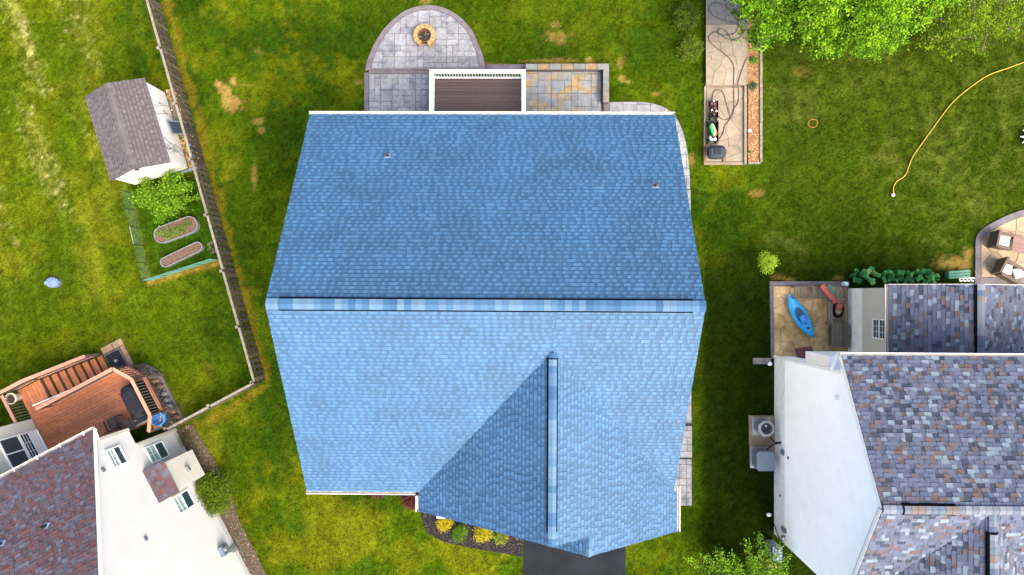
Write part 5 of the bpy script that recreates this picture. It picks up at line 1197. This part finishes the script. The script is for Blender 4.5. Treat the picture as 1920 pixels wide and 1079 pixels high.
# wire enclosure
en = thing('garden_enclosure', 'wire and green netting enclosure around the raised beds', 'enclosure', tuple(G(320, 460)))
ez = .75
cn = [G(246, 362), G(284, 527), G(410, 487)]
def net(P, Q, nx, nz, m, rw, name='netting'):
    b = MB()
    for k in range(nx + 1):
        p = P.lerp(Q, k / nx); b.tube([p + V(0, 0, .02), p + V(0, 0, ez)], rw, 4, cap=False)
    for k in range(nz + 1):
        z = .02 + (ez - .02) * k / nz; b.tube([P + V(0, 0, z), Q + V(0, 0, z)], rw, 4, cap=False)
    o = b.build(name, m, en); o['kind'] = 'stuff'; return o
net(cn[0], cn[1], 52, 10, M['mesh_green'], .0022); net(cn[1], cn[2], 70, 18, M['mesh_green'], .0035)
for k in range(6):
    p = cn[0].lerp(cn[1], k / 5); b = MB(); b.tube([p, p + V(0, 0, ez + .1)], .014, 6); b.build('stake', M['black'], en)
for k in range(1, 5):
    p = cn[1].lerp(cn[2], k / 4); b = MB(); b.tube([p, p + V(0, 0, ez + .05)], .012, 6); b.build('stake', M['black'], en)
b = MB(); p, q = cn[0].lerp(cn[1], .40), cn[0].lerp(cn[1], .60); b.tube([p + V(0, 0, ez), q + V(0, 0, ez)], .018, 6); b.build('gate_bar', M['metal'], en)
b = MB(); p, q = cn[1], cn[2]; b.tube([p + V(0, 0, ez), q + V(0, 0, ez)], .012, 6); b.build('top_wire', M['mesh_green'], en)
b = MB(); p, q = SP(wl2 + .12, ws_ - .3, .06), SP(wl2 + .12, ws_ + .75, .06); b.beam(p, q, .10, .10); o = b.build('garden_sill', M['greymetal']); setp(o, 'grey sill board at the back of the vegetable garden', 'board')
# big leafy bush in the garden: arching stems with leaf clusters
def arching_bush(name, label, bx, by, tips, n_leaf, size, pal, seed, stem=.012, cat='bush', spread=.10, m='leaf'):
    base = G(bx, by, 0); t = thing(name, label, cat, (base.x, base.y, 0)); g = random.Random(seed); b = MB(); lob = []
    for (px, py, z) in tips:
        tp = G(px, py, z); p0 = base + V(g.uniform(-.12, .12), g.uniform(-.12, .12), 0); mid = p0.lerp(tp, .55) + V(0, 0, z * .35)
        pts = curve_pts([p0, mid, tp], 6); b.tube(pts, [stem * (1 - .7 * i / (len(pts) - 1)) for i in range(len(pts))], 5)
        for i, p in enumerate(pts):
            f = i / (len(pts) - 1)
            if f > .25: lob.append((p.x, p.y, p.z, spread * (1.25 - .4 * f), spread * (1.25 - .4 * f), spread * .8))
    b.build('stem', M['bark'], t); foliage('foliage', lob, n_leaf, size, pal, t, seed, m, clump=5, shell=.2); return t
g5 = random.Random(9); tips = []
for k in range(58):
    a = g5.uniform(0, 6.283); rr = g5.uniform(.35, 1.0); tips.append((312 + 64 * rr * math.cos(a), 370 - 50 * rr * math.sin(a), g5.uniform(.55, 1.15)))
LIME = [(.035, .085, .004), (.080, .18, .006), (.14, .28, .008), (.21, .37, .015)]
arching_bush('berry_bush', 'spreading bright green berry bush between the shed and the raised beds', 318, 375, tips, 11500, .09, LIME, 91, spread=.115)
twp = [tuple(G(q[0], q[1])[:2]) for q in ((392, 452), (408, 456), (406, 476), (390, 474))]
o = twigs('dead_twigs', twp, 40, .02, M['fence_cap'], None, 6); setp(o, 'pile of pale dead twigs against the fence in the garden corner', None, None, 'stuff')
gr_ = G(103, 530); t = thing('valve_cover', 'blue grey plastic drum cover sunk in the far left lawn', 'cover', (gr_.x, gr_.y, 0))
b = MB(); b.lathe((gr_.x, gr_.y, -.02), [(.30, 0), (.30, .20), (.27, .24), (.12, .27), (0, .28)], 18, sy=.8); b.build('lid', M['bluegrey'], t, smooth=False)
b = MB(); b.box((gr_.x - .2, gr_.y - .02, .20), (.20, .14, .12), .1); b.build('handle', M['greymetal'], t)
# ================================================================== LEFT HOUSE (turned 28 degrees)
TH = R_(28); CU, SU = math.cos(TH), math.sin(TH)
def LH(u, v, z=0.0): return Vector((u * CU - v * SU, u * SU + v * CU, z))
UU, VV = LH(1, 0), LH(0, 1)
lh = thing('pale_house', 'pale sided house with maroon and grey shingle roof at the lower left', 'house', tuple(LH(-20, -2.5)))
MARN = [((.078, .042, .046), 4), ((.072, .054, .062), 6), ((.068, .062, .082), 4), ((.084, .080, .106), 1.6), ((.096, .042, .042), 1.8), ((.054, .040, .047), 2)]
UW = -16.13; UR = UW + .12; LEZ, LEV, LRV = 5.2, 2.82, -2.5; LPT = .667; LRZ = LEZ + LPT * (LEV - LRV); ULn = 12.0
LS = math.hypot(LEV - LRV, LRZ - LEZ)
slope(lh, LH(UR - ULn, LEV, LEZ), UU, LH(0, LRV - LEV, LRZ - LEZ), [(0, 0), (ULn, 0), (ULn, LS), (0, LS)], MARN, 101, e=.143, wr=(.10, .27), tooth_tone=1.05)
slope(lh, LH(UR - ULn, 2 * LRV - LEV, LEZ), UU, LH(0, LEV - LRV, LRZ - LEZ), [(0, 0), (ULn, 0), (ULn, LS), (0, LS)], MARN, 102, e=.143, wr=(.10, .27), tooth_tone=1.05)
caps(lh, LH(UR - ULn, LRV, LRZ), LH(UR - .02, LRV, LRZ), .13, LH(0, 1, -LPT), LH(0, -1, -LPT), M['cap_grey'], vent=False)
gutter(lh, LH(UR - ULn, LEV + .012, LEZ - .02), LH(UR + .03, LEV + .012, LEZ - .02), VV)
for k in range(9):
    u = UR - .35 - .95 * k; b = MB(); b.beam(LH(u, LEV - .02, LEZ + .035), LH(u, LEV + .13, LEZ), .03, .012); b.build('gutter_hanger', M['white'], lh)
for ve in (LEV, 2 * LRV - LEV):
    b = MB(); b.beam(LH(UR + .007, ve, LEZ - .11), LH(UR + .007, LRV, LRZ - .11), .012, .16); b.build('rake_board', M['white'], lh)
V0, V1, VF = 1.74, 2.43, 2 * LRV - 2.43
def lbox(name, m, u0, u1, v0, v1, z0, z1, parent=None, bev=0.0):
    b = MB(); b.prism([LH(u, v)[:2] for u, v in ((u0, v0), (u1, v0), (u1, v1), (u0, v1))], z0, z1, bev); return b.build(name, m, parent or lh)
lbox('wall', M['siding_l'], UW - ULn + .2, UW, VF, V0, -.05, 3.13)
b = MB(); b.prism([LH(u, v)[:2] for u, v in ((UW - ULn + .2, VF), (UW, VF), (UW, V1), (UW - ULn + .2, V1))], 3.133, LEZ - .1)
b.faces([LH(UW, VF, LEZ - .1), LH(UW, V1, LEZ - .1), LH(UW, LRV, LRZ - .22), LH(UW - .3, VF, LEZ - .1), LH(UW - .3, V1, LEZ - .1), LH(UW - .3, LRV, LRZ - .22)], [(0, 1, 2), (5, 4, 3), (0, 2, 5, 3), (1, 4, 5, 2)]); b.build('upper_wall', M['siding_l'], lh)
kz = LEZ - .15 + (V1 - V0) * LPT
siding(lh, LH(UW, VF), VV, [(0, .35), (V0 - VF, .35), (V0 - VF, kz), (LRV - VF, LRZ - .22), (0, LEZ - .15)], M['siding_l'], out=UU)
siding(lh, LH(UW, V0 + .001), VV, [(0, 3.131), (V1 - V0, 3.131), (V1 - V0, LEZ - .15), (0, kz)], M['siding_l'], out=UU)
for v, z0, z1 in ((V0, 0.02, 3.1), (V1, 3.1, LEZ - .2)):
    b = MB(); b.beam(LH(UW + .01, v, z0), LH(UW + .01, v, z1), .09, .12, VV); b.build('corner_board', M['siding_b'], lh)
b = MB(); b.beam(LH(UW + .03, V1 + .03, LEZ - .14), LH(UR - .02, LEV + .02, LEZ - .12), .10, .1); b.build('eave_return', M['white'], lh)
window(lh, LH(UW + .014, 0), VV, UU, 1.24, 1.98, 4.12, 5.02, split='h', left=M['glass'], right=M['glass_l'], grid=(2, 1), grid2=(0, 0))
window(lh, LH(UW + .014, 0), VV, UU, .80, 1.52, 1.45, 2.78, split='h', left=M['glass'], right=M['glass_l'], grid=(1, 1), grid2=(0, 0))
window(lh, LH(UW + .014, 0), VV, UU, -1.50, -.76, 1.40, 2.70, split='h', left=M['glass'], right=M['glass_l'], grid=(1, 1), grid2=(0, 0))
# fireplace bump-out with its own little roof
lbox('bump_out', M['siding_b'], UW + .01, UW + .63, -.59, .62, .80, 3.12)
siding(lh, LH(UW + .63, -.59), VV, [(0, .80), (1.21, .80), (1.21, 3.10), (0, 3.10)], M['siding_b'], out=UU, name='bump_out_siding')
bO = LH(UW + .72, -.68, 3.16); bS = LH(-.72, 0, .36); slope(lh, bO, VV, bS, [(0, 0), (1.39, 0), (1.39, bS.length), (0, bS.length)], MARN, 103, wr=(.10, .27), tooth_tone=1.05, deck_t=.05, name='bump_out_shingles')
b = MB(); p = LH(UW + .66, -.02, 1.85); b.box(p + UU * .03, (.16, .20, .16), TH); b.build('flue_vent', M['metal'], lh)
for (v, z, r) in ((1.35, 5.55, .09), (-1.55, 5.2, .09)):
    b = MB(); b.tube([LH(UW + .012, v, z), LH(UW + .06, v, z)], r, 10); b.build('wall_vent', M['greymetal'], lh)
mv = LH(UW, -3.85); b = MB(); b.box(LH(UW + .10, -3.75, 1.15), (.18, .42, .55), TH); mb_ = b.build('meter_box', M['greymetal'], lh)
b = MB(); b.tube([LH(UW + .19, -3.72, 1.25), LH(UW + .30, -3.72, 1.25)], .10, 12); b.build('meter', M['metal'], mb_)
for k in range(3):
    b = MB(); b.tube([LH(UW + .08, -3.9 - .1 * k, .02), LH(UW + .08, -3.9 - .1 * k, 1.0 - .2 * k)], .03, 7); b.build('conduit', M['metal'], lh)
nv = LH(0, LPT, 1)
for px, py in ((88, 985), (5, 1018)):
    d = CAMR @ Vector(((px - 960) / FPX, (539.5 - py) / FPX, -1.0)); o_ = Vector((0, 0, H)); p0 = LH(UR, LEV, LEZ); t_ = (p0 - o_).dot(nv) / d.dot(nv); pipe_vent(lh, o_ + d * t_, nv)
# rear extension with glazed door
UE, VE = -20.5, 4.85
DKZ = 1.5
lbox('extension', M['siding_b'], UE - 4.5, UE, V1 + .01, VE, -.05, 4.6)
siding(lh, LH(UE, V1 + .02), VV, [(0, DKZ + .02), (VE - V1 - .02, DKZ + .02), (VE - V1 - .02, 4.6), (0, 4.6)], M['siding_b'], out=UU, name='extension_siding')
window(lh, LH(UE + .014, 0), VV, UU, 3.05, 4.35, DKZ + 1.15, DKZ + 2.2, grid=(0, 0), left=M['glass'], right=M['glass'])
window(lh, LH(UE + .014, 0), VV, UU, 2.75, 4.35, DKZ + .05, DKZ + 1.12, name='glazed_door', grid=(3, 2), split='h', left=M['white'], right=M['glass'])
lbox('extension_roof', M['underlay'], UE - 4.6, UE + .12, V1 - .1, VE + .15, 4.603, 4.72)
# planting strip along the gable wall
pst = [tuple(LH(u, v)[:2]) for u, v in ((UW, V0), (UW + .75, V0 - .1), (UW + .85, .2), (UW + .95, -1.5), (UW + .65, -3.), (UW + .6, -8), (UW, -8))]
sheet('planting_strip', pst, .02, M['mulch_b'], 'brown mulch strip along the pale house wall')
chips('strip_litter', pst, 2600, [(.16, .12, .08), (.09, .06, .045), (.24, .19, .13), (.10, .12, .04)], 'loose mulch and dead stalks along the pale house wall', (.03, .07), .02, 14)
EVG = [(.024, .050, .003), (.060, .100, .005), (.100, .150, .008), (.15, .19, .014)]
c = G(400, 924, .5); shrub('evergreen_shrub', 'rounded olive green shrub against the pale house wall', 400, 924, .5, .98, 1.1, 14000, .075, EVG, 111, 'needle', asp=.35, nl=9)
shrub('straggly_shrub', 'sparse brownish shrub by the fence end and pale house corner', 350, 825, .3, .38, .5, 700, .05, [(.10, .07, .04), (.07, .09, .02), (.16, .13, .06)], 112, 'needle', asp=.35)
# ---- cedar deck
cd = thing('cedar_deck', 'orange cedar deck with pink rails and stairs behind the pale house', 'deck', tuple(LH(-18, 3.7)))
DU0, DU1, DV0, DV1, CUTU, CUTV = UE + .03, -15.42, V1 + .03, 5.0, -15.92, 4.25
nb_ = 19; sp_v = (DV1 - DV0) / nb_
deckpoly = [(DU0, DV0), (DU1, DV0), (DU1, CUTV), (CUTU, DV1), (DU0, DV1)]
for k in range(nb_):
    v0, v1 = DV0 + sp_v * k + .004, DV0 + sp_v * (k + 1) - .004; p = clip_poly([(DU0, v0), (DU1, v0), (DU1, v1), (DU0, v1)], deckpoly)
    if len(p) > 2: b = MB(); b.prism([LH(u, v)[:2] for u, v in p], DKZ - .03, DKZ); b.build('deck_board', M['cedar'], cd)
lbox('deck_board', M['cedar'], -16.10, -15.78, 2.06, DV0 - .006, DKZ - .03, DKZ, cd)
b = MB(); b.prism([LH(u, v)[:2] for u, v in inset(deckpoly, .06)], DKZ - .22, DKZ - .033); b.build('joist_frame', M['fence_wood'], cd)
for u, v in ((DU1 - .12, DV0 + .1), (DU1 - .12, CUTV - .1), (CUTU - .1, DV1 - .12), (-18.2, DV1 - .12), (DU0 + .2, DV1 - .12)):
    b = MB(); p = LH(u, v); b.box((p.x, p.y, (DKZ - .22) / 2), (.12, .12, DKZ - .22), TH); b.build('post', M['grey_wood'], cd)
RTZ = DKZ + .95
def rail(pts, zt, zb, nb=None, sp=.125, fan=False):
    for p, q in zip(pts, pts[1:]):
        P, Q = LH(*p[:2], 0), LH(*q[:2], 0); z0, z1 = (p[2] if len(p) > 2 else zt), (q[2] if len(q) > 2 else zt); e0, e1 = z0 - (zt - zb), z1 - (zt - zb)
        b = MB(); b.beam(P + V(0, 0, z0), Q + V(0, 0, z1), .14, .04); b.build('top_rail', M['cedar_r'], cd)
        b = MB(); b.beam(P + V(0, 0, e0 + .09), Q + V(0, 0, e1 + .09), .06, .08); b.build('bottom_rail', M['cedar_r'], cd)
        n = max(2, int((Q - P).length / sp))
        for k in range(1, n):
            t_ = k / n; c_ = P.lerp(Q, t_); b = MB(); za, zb_ = e0 + (e1 - e0) * t_ + .1, z0 + (z1 - z0) * t_ - .02; b.box((c_.x, c_.y, (za + zb_) / 2), (.032, .032, zb_ - za), TH); b.build('baluster', M['grey_wood'], cd)
        for c_, zz, ee in ((P, z0, e0), (Q, z1, e1)):
            b = MB(); b.box((c_.x, c_.y, (zz + ee) / 2 - .06), (.09, .09, zz - ee + .08), TH); b.build('rail_post', M['grey_wood'], cd)
rail([(-19.45, DV1 - .05), (CUTU - .02, DV1 - .05), (DU1 - .05, CUTV - .02), (DU1 - .05, DV0 + .12), (-15.82, 2.02)], RTZ, DKZ)
rail([(UE + .05, 6.22), (-19.45, 6.22), (-17.55, 6.22, 1.1)], RTZ, DKZ)
# white handrail, stairs, landing
b = MB(); b.tube([LH(-19.5, DV1 + .13, RTZ + .02), LH(-17.9, DV1 + .13, 1.45)], .025, 7); b.build('hand_rail', M['white'], cd)
nt_ = 8
for k in range(nt_):
    u0 = -19.42 + .235 * k; z = DKZ - .187 * (k + 1)
    for j in range(2):
        b = MB(); b.prism([LH(u, v)[:2] for u, v in ((u0 + .125 * j, DV1 + .14), (u0 + .12 + .125 * j, DV1 + .14), (u0 + .12 + .125 * j, 6.14), (u0 + .125 * j, 6.14))], max(z - .035, .0), z if z > .02 else .02); b.build('tread', M['cedar'], cd)
for k in range(nt_):
    z = DKZ - .187 * (k + 1); b = MB(); b.prism([LH(u, v)[:2] for u, v in ((-19.44 + .235 * k, DV1 + .14), (-19.42 + .235 * k, DV1 + .14), (-19.42 + .235 * k, 6.14), (-19.44 + .235 * k, 6.14))], max(z - .03, 0), z + .15); b.build('riser', M['fence_wood'], cd)
for v in (DV1 + .10, 6.18):
    b = MB(); b.beam(LH(-19.45, v, DKZ - .12), LH(-17.5, v, .06), .05, .24); b.build('stringer', M['fence_wood'], cd)
for k in range(7):
    u0 = UE + .03 + .148 * k; b = MB(); b.prism([LH(u, v)[:2] for u, v in ((u0, DV1 + .01), (u0 + .14, DV1 + .01), (u0 + .14, 6.16), (u0, 6.16))], DKZ - .03, DKZ); b.build('landing_board', M['cedar'], cd)
b = MB(); b.beam(LH(UE + .03, VE + .02, RTZ - .04), LH(UE + .03, 6.1, RTZ - .04), .12, .04); b.build('top_rail', M['cedar_r'], cd)
for k in range(9):
    p = LH(UE + .03, VE + .1 + .13 * k); b = MB(); b.box((p.x, p.y, DKZ + .42), (.032, .032, .80), TH); b.build('baluster', M['grey_wood'], cd)
HARD.append([tuple(LH(u, v)[:2]) for u, v in ((DU0 - 5, VF), (UW, VF), (UW, V0), (DU1, V0), (DU1, CUTV), (CUTU, DV1), (DU0, DV1), (DU0 - 5, DV1))])
# stone pad with mat and lamp at the stair foot
st_ = thing('stair_pad', 'small stone pad with a black mat at the foot of the cedar stairs', 'pad', tuple(LH(-17.0, 5.7)))
for k, (u0, u1, v0, v1) in enumerate(((-17.4, -16.65, 5.12, 6.10), (-17.4, -16.9, 6.12, 6.42), (-16.88, -16.42, 6.12, 6.42), (-16.63, -16.42, 5.12, 5.6), (-16.63, -16.42, 5.62, 6.10))):
    lbox('stone', M['border'] if k == 0 else M['rock_t'], u0, u1, v0, v1, -.03, .08 + .01 * (k % 2), st_, .015)
lbox('mat', M['black'], -17.36, -16.72, 5.2, 6.02, .081, .10, st_)
p = LH(-16.95, 5.6); b = MB(); b.lathe((p.x, p.y, .10), [(.06, 0), (.06, .14), (.075, .15), (.06, .19), (0, .20)], 12); o = b.build('path_light', M['metal']); setp(o, 'small round silver lamp standing on the black mat', 'lamp')
HARD.append([tuple(LH(u, v)[:2]) for u, v in ((-17.6, 5.05), (-16.4, 5.05), (-16.4, 6.45), (-17.6, 6.45))])
# flower pot
p = G(25, 747, DKZ + .3); t = thing('flower_pot', 'cream flower pot standing on the deck landing', 'pot', (p.x, p.y, DKZ))
b = MB(); b.lathe((p.x, p.y, DKZ), [(.15, 0), (.21, .40), (.24, .40), (.24, .46), (.19, .46), (.185, .38), (0, .38)], 20); b.build('pot', M['terracotta'], t)
b = MB(); b.lathe((p.x, p.y, DKZ + .385), [(.185, 0), (0, .02)], 16); b.build('soil', M['soil'], t)
# covered grill
gc = LH(-15.90, 3.38); t = thing('covered_grill', 'barbecue under a black cover against the cedar deck rail', 'grill', (gc.x, gc.y, DKZ))
b = MB(); P = []; K = [(-.80, .20), (-.62, .30), (-.25, .34), (.25, .34), (.62, .30), (.80, .20)]
rows = ((DKZ + .002, 1.0), (DKZ + .70, .97), (DKZ + .92, .85), (DKZ + 1.02, .60))
ringp = [(-.80, -.22), (-.60, -.32), (.60, -.32), (.80, -.22), (.80, .20), (.55, .31), (0, .34), (-.55, .31), (-.80, .20)]
for z, k in rows:
    for a, c_ in ringp: q = LH(-15.90 - c_ * k * 1.05, 3.38 + a * k * (.98 if z > DKZ + .5 else 1), z); P.append(q)
n = len(ringp); b.faces(P, [(i * n + j, i * n + (j + 1) % n, (i + 1) * n + (j + 1) % n, (i + 1) * n + j) for i in range(3) for j in range(n)] + [tuple(range(3 * n, 4 * n))]); b.build('cover', M['cover'], t)
b = MB(); b.beam(LH(-15.72, 2.75, DKZ + .93), LH(-15.72, 4.0, DKZ + .93), .12, .10); b.build('lid_bulge', M['cover'], t)
# patio chairs near the wall, blue tub, planter frame
for i, (u, v, lab) in enumerate(((-17.25, 3.05, 'grey patio chair on the cedar deck nearest the roof corner'), (-16.75, 2.72, 'grey patio chair on the cedar deck half hidden by the eave'))):
    p = LH(u, v); t = thing('patio_chair', lab, 'chair', (p.x, p.y, DKZ)); 
    b = MB(); b.box((p.x, p.y, DKZ + .42), (.46, .46, .05), TH); b.build('seat', M['wicker'], t)
    q = LH(u - .03, v - .25); b = MB(); b.box((q.x, q.y, DKZ + .66), (.46, .05, .48), TH); b.build('backrest', M['wicker'], t)
    for sx in (-1, 1):
        q = LH(u + .24 * sx, v); b = MB(); b.box((q.x, q.y, DKZ + .60), (.05, .44, .03), TH); b.build('armrest', M['dark'], t)
        for sy in (-1, 1):
            q = LH(u + .2 * sx, v + .2 * sy); b = MB(); b.box((q.x, q.y, DKZ + .20), (.04, .04, .40), TH); b.build('leg', M['dark'], t)
p = LH(-15.98, 2.78); p = LH(-16.0, 2.42) if False else LH(-16.28, 2.62); t = thing('planter_box', 'black planter box with grey rim on the cedar deck', 'planter', (p.x, p.y, DKZ))
b = MB(); b.box((p.x, p.y, DKZ + .17), (.80, .22, .34), TH); b.build('box', M['black'], t); b = MB(); b.box((p.x, p.y, DKZ + .355), (.86, .27, .03), TH); b.build('rim', M['greymetal'], t); b = MB(); b.box((p.x, p.y, DKZ + .375), (.70, .16, .012), TH); b.build('soil', M['ash'], t)
p = LH(-15.62, 2.36); t = thing('blue_tub', 'bright blue plastic tub at the corner of the cedar deck', 'tub', (p.x, p.y, DKZ))
b = MB(); b.lathe((p.x, p.y, DKZ + .003), [(.20, 0), (.26, .28), (.29, .28), (.29, .31), (.24, .31), (.19, .05), (0, .05)], 20); b.build('basin', M['blue'], t)
for k in range(2):
    a = TH + math.pi * k; b = MB(); b.box((p.x + .29 * math.cos(a), p.y + .29 * math.sin(a), DKZ + .28), (.06, .14, .03), a); b.build('handle', M['blue'], t)
# gravel and boulder bed east of the deck
gvl = [tuple(LH(u, v)[:2]) for u, v in ((-16.6, 1.85), (-15.62, 1.85), (-15.62, 4.35), (-16.05, 4.9), (-16.6, 4.9))]
sheet('gravel_bed', gvl, .015, M['mulch_b'], 'gravel bed beside the cedar deck')
chips('gravel', gvl, 2400, [(.25, .245, .25), (.18, .175, .19), (.34, .32, .31), (.12, .115, .12), (.22, .17, .12)], 'grey gravel beside the cedar deck', (.025, .05), .02, 15)
labs = ['tan boulder at the top of the gravel bed', 'flat tan boulder in the middle of the gravel bed', 'brown boulder at the right edge of the gravel bed', 'flat grey stone below the brown boulder', 'long grey stone near the deck corner', 'tan stone nearest the fence end', 'small tan stone beside the white wall corner']
for k, (u, v, r, m) in enumerate(((-15.92, 4.05, .13, 'rock_t'), (-15.80, 3.72, .15, 'rock_t'), (-15.78, 3.35, .15, 'rock'), (-15.82, 3.06, .14, 'rock'), (-15.80, 2.78, .15, 'rock'), (-15.82, 2.50, .14, 'rock_t'), (-15.80, 2.22, .13, 'rock_t'))):
    p = LH(u, v); b = MB(); g = random.Random(k); P = []; n = 9
    for z, s_ in ((0, .9), (.10, 1.0), (.19, .75), (.22, .3)):
        for j in range(n): a = TH + 6.283 * j / n; rr = r * s_ * g.uniform(.82, 1.12); P.append((p.x + rr * 1.15 * math.cos(a), p.y + rr * .75 * math.sin(a), z + g.uniform(-.01, .01)))
    b.faces(P, [(i * n + j, i * n + (j + 1) % n, (i + 1) * n + (j + 1) % n, (i + 1) * n + j) for i in range(3) for j in range(n)] + [tuple(range(3 * n, 4 * n))]); o = b.build('boulder', M[m]); setp(o, labs[k], 'boulder', 'boulders of the gravel bed')

ge = thing('bed_edging', 'weathered timber edging round the gravel bed beside the cedar deck', 'edging', tuple(LH(-15.6, 3.2)))
for (p, q) in (((-15.58, 1.9), (-15.58, 4.35)), ((-15.60, 4.40), (-16.05, 4.95)), ((-15.70, 2.62), (-16.3, 2.62))):
    b = MB(); b.beam(LH(*p, .08), LH(*q, .08), .09, .14); b.build('timber', M['grey_wood'], ge)
# ================================================================== TREES AND BUSHES
def tree(name, label, tx, ty, lobes_px, n, size, pal, seed, tr=.16, extra=None):
    base = G(tx, ty, 0); t = thing(name, label, 'tree', (base.x, base.y, 0)); g = random.Random(seed); lobes = []
    for (px, py, z, r) in lobes_px:
        c = G(px, py, z); lobes.append((c.x, c.y, c.z, r, r, r * .72))
    top = max(l[2] for l in lobes); b = MB()
    tk = [base, base + V(.05, -.03, top * .3), base + V(.1, .05, top * .62)]; b.tube(curve_pts(tk, 5), [tr * (1 - .5 * i / 10) for i in range(11)], 10); tru = b.build('trunk', M['bark'], t)
    for l in lobes:
        b = MB(); p0 = tk[1].lerp(tk[2], g.uniform(.1, 1)); limb(b, p0, (l[0], l[1], l[2] + .1), tr * .35, .02, .10, r=g)
        for k in range(4):
            a = g.uniform(0, 6.28); q = Vector((l[0] + l[3] * .7 * math.cos(a), l[1] + l[3] * .7 * math.sin(a), l[2] + g.uniform(-.3, .5) * l[5])); limb(b, (l[0], l[1], l[2]), q, .02, .006, .12, r=g)
        b.build('limb', M['bark'], tru)
    foliage('crown', lobes, n, size, pal, t, seed, clump=14, shell=.6, up=.7); return t
LEAF = [(.012, .042, .002), (.040, .120, .002), (.095, .225, .003), (.150, .31, .004), (.21, .37, .007)]
gt = random.Random(31); big = [(1560, -70, 6.2, 1.6), (1690, -80, 5.8, 1.6), (1470, -60, 5.0, 1.3), (1780, -50, 4.6, 1.1)]
edge = [(1395, 20), (1402, 62), (1432, 82), (1462, 66), (1480, 48), (1508, 84), (1540, 96), (1562, 84), (1588, 78), (1622, 86), (1648, 90), (1672, 80), (1690, 52), (1722, 40), (1752, 22), (1790, 4)]
for (x, y) in edge:
    big.append((x + gt.uniform(-6, 6), y - 6, 2.9 + gt.uniform(-.2, .7), gt.uniform(.36, .56)))
for k in range(44):
    x = gt.uniform(1395, 1770); lim = np.interp(x, [e_[0] for e_ in edge], [e_[1] for e_ in edge]) - 20; y = gt.uniform(-50, lim)
    big.append((x, y, 3.4 + (lim - y) / 45 + gt.uniform(-.4, .4), gt.uniform(.42, .78)))
tree('maple_tree', 'large lime green tree overhanging the top right lawn', 1560, -30, big, 60000, .100, LEAF, 201, .22)
sm = [(1770, 35, 2.2, .75), (1820, 15, 2.8, .85), (1815, 70, 1.9, .60), (1860, 45, 2.2, .55), (1885, 5, 2.6, .9), (1780, 90, 1.4, .35), (1890, 55, 2.0, .5), (1750, 75, 1.5, .4), (1840, 92, 1.4, .3)]
tree('sapling_tree', 'thinner yellow green tree right of the large lime tree', 1800, 10, sm, 7000, .090, [(.03, .07, .003), (.075, .14, .003), (.12, .20, .004), (.17, .25, .006)], 202, .09)
tree('sapling', 'small lime sapling left of the kayak terrace', 1440, 497, [(1436, 484, 1.3, .25), (1447, 490, 1.2, .26), (1440, 500, 1.05, .25), (1433, 495, 1.0, .2), (1442, 490, 1.5, .22)], 1500, .07, [(.12, .22, .010), (.22, .36, .014), (.32, .46, .03)], 203, .025)
g6 = random.Random(12); tips = [(1292, 1050, 1.9), (1318, 1042, 2.0), (1345, 1032, 2.1), (1338, 1062, 2.0), (1372, 1042, 2.0), (1400, 1020, 2.3), (1424, 1003, 2.5), (1438, 1020, 2.3), (1462, 1022, 2.2), (1478, 1040, 2.1), (1452, 1045, 2.3), (1415, 1045, 2.4), (1385, 1065, 2.3), (1360, 1075, 2.2), (1320, 1080, 2.0), (1440, 1070, 2.4), (1470, 1072, 2.2), (1410, 1080, 2.5)]
tips += [(g6.uniform(1330, 1475), g6.uniform(1050, 1110), g6.uniform(1.6, 2.5)) for k in range(30)]
arching_bush('arching_shrub', 'tall arching lime shrub beside the white house at the bottom edge', 1395, 1085, tips, 12000, .09, [(.04, .10, .005), (.09, .21, .007), (.16, .32, .01), (.24, .42, .018)], 204, stem=.018, spread=.14)
OLV = [(.022, .055, .004), (.050, .095, .005), (.085, .135, .008), (.125, .17, .012)]
shrub('loose_shrub', 'loose green shrub at the top edge left of the concrete terrace', 1287, 32, .4, .62, .8, 3000, .07, OLV, 205, nl=8)
shrub('loose_shrub', 'loose olive shrub just left of the concrete terrace middle', 1292, 92, .35, .58, .7, 2600, .07, OLV[1:], 206, nl=8)
# ================================================================== GRASS
def grass(n=420000, seed=5):
    g = np.random.default_rng(seed); x = g.uniform(-23.5, 23.0, n); y = g.uniform(-13.2, 13.6, n)
    ok = ~in_poly(x, y, [(XL + .6, YS + .6), (XR - .6, YS + .6), (XR - .6, YN - .6), (XL + .6, YN - .6)])
    for p in HARD: ok &= ~in_poly(x, y, p)
    px, py = PX(x, y)
    for (a, b, rx, ry, k) in DIRT:
        if k > .45: ok &= ~((np.hypot((px - a) / rx, (py - b) / ry) < .95) & (g.random(n) < k * .9))
    x, y = x[ok], y[ok]; n = len(x); c = lawn_color(x, y) * (.55 + .95 * g.random((n, 1)) ** 1.3) * np.array([1.0, 1.06, 1.0])
    hgt = g.uniform(.03, .07, n); a = g.uniform(0, 6.283, n); lean = g.uniform(.2, 1.1, n) * hgt; wd = g.uniform(.008, .020, n)
    ca, sa = np.cos(a), np.sin(a); z0 = np.zeros(n)
    v = np.stack([np.stack([x - sa * wd, y + ca * wd, z0], -1), np.stack([x + sa * wd, y - ca * wd, z0], -1), np.stack([x + ca * lean, y + sa * lean, hgt], -1)], 1).reshape(-1, 3)
    o = np_obj('grass', v, np.arange(3 * n).reshape(-1, 3), np.repeat(c, 3, 0), M['blade'])
    setp(o, 'short grass blades over the whole lawn', None, None, 'stuff')
grass()
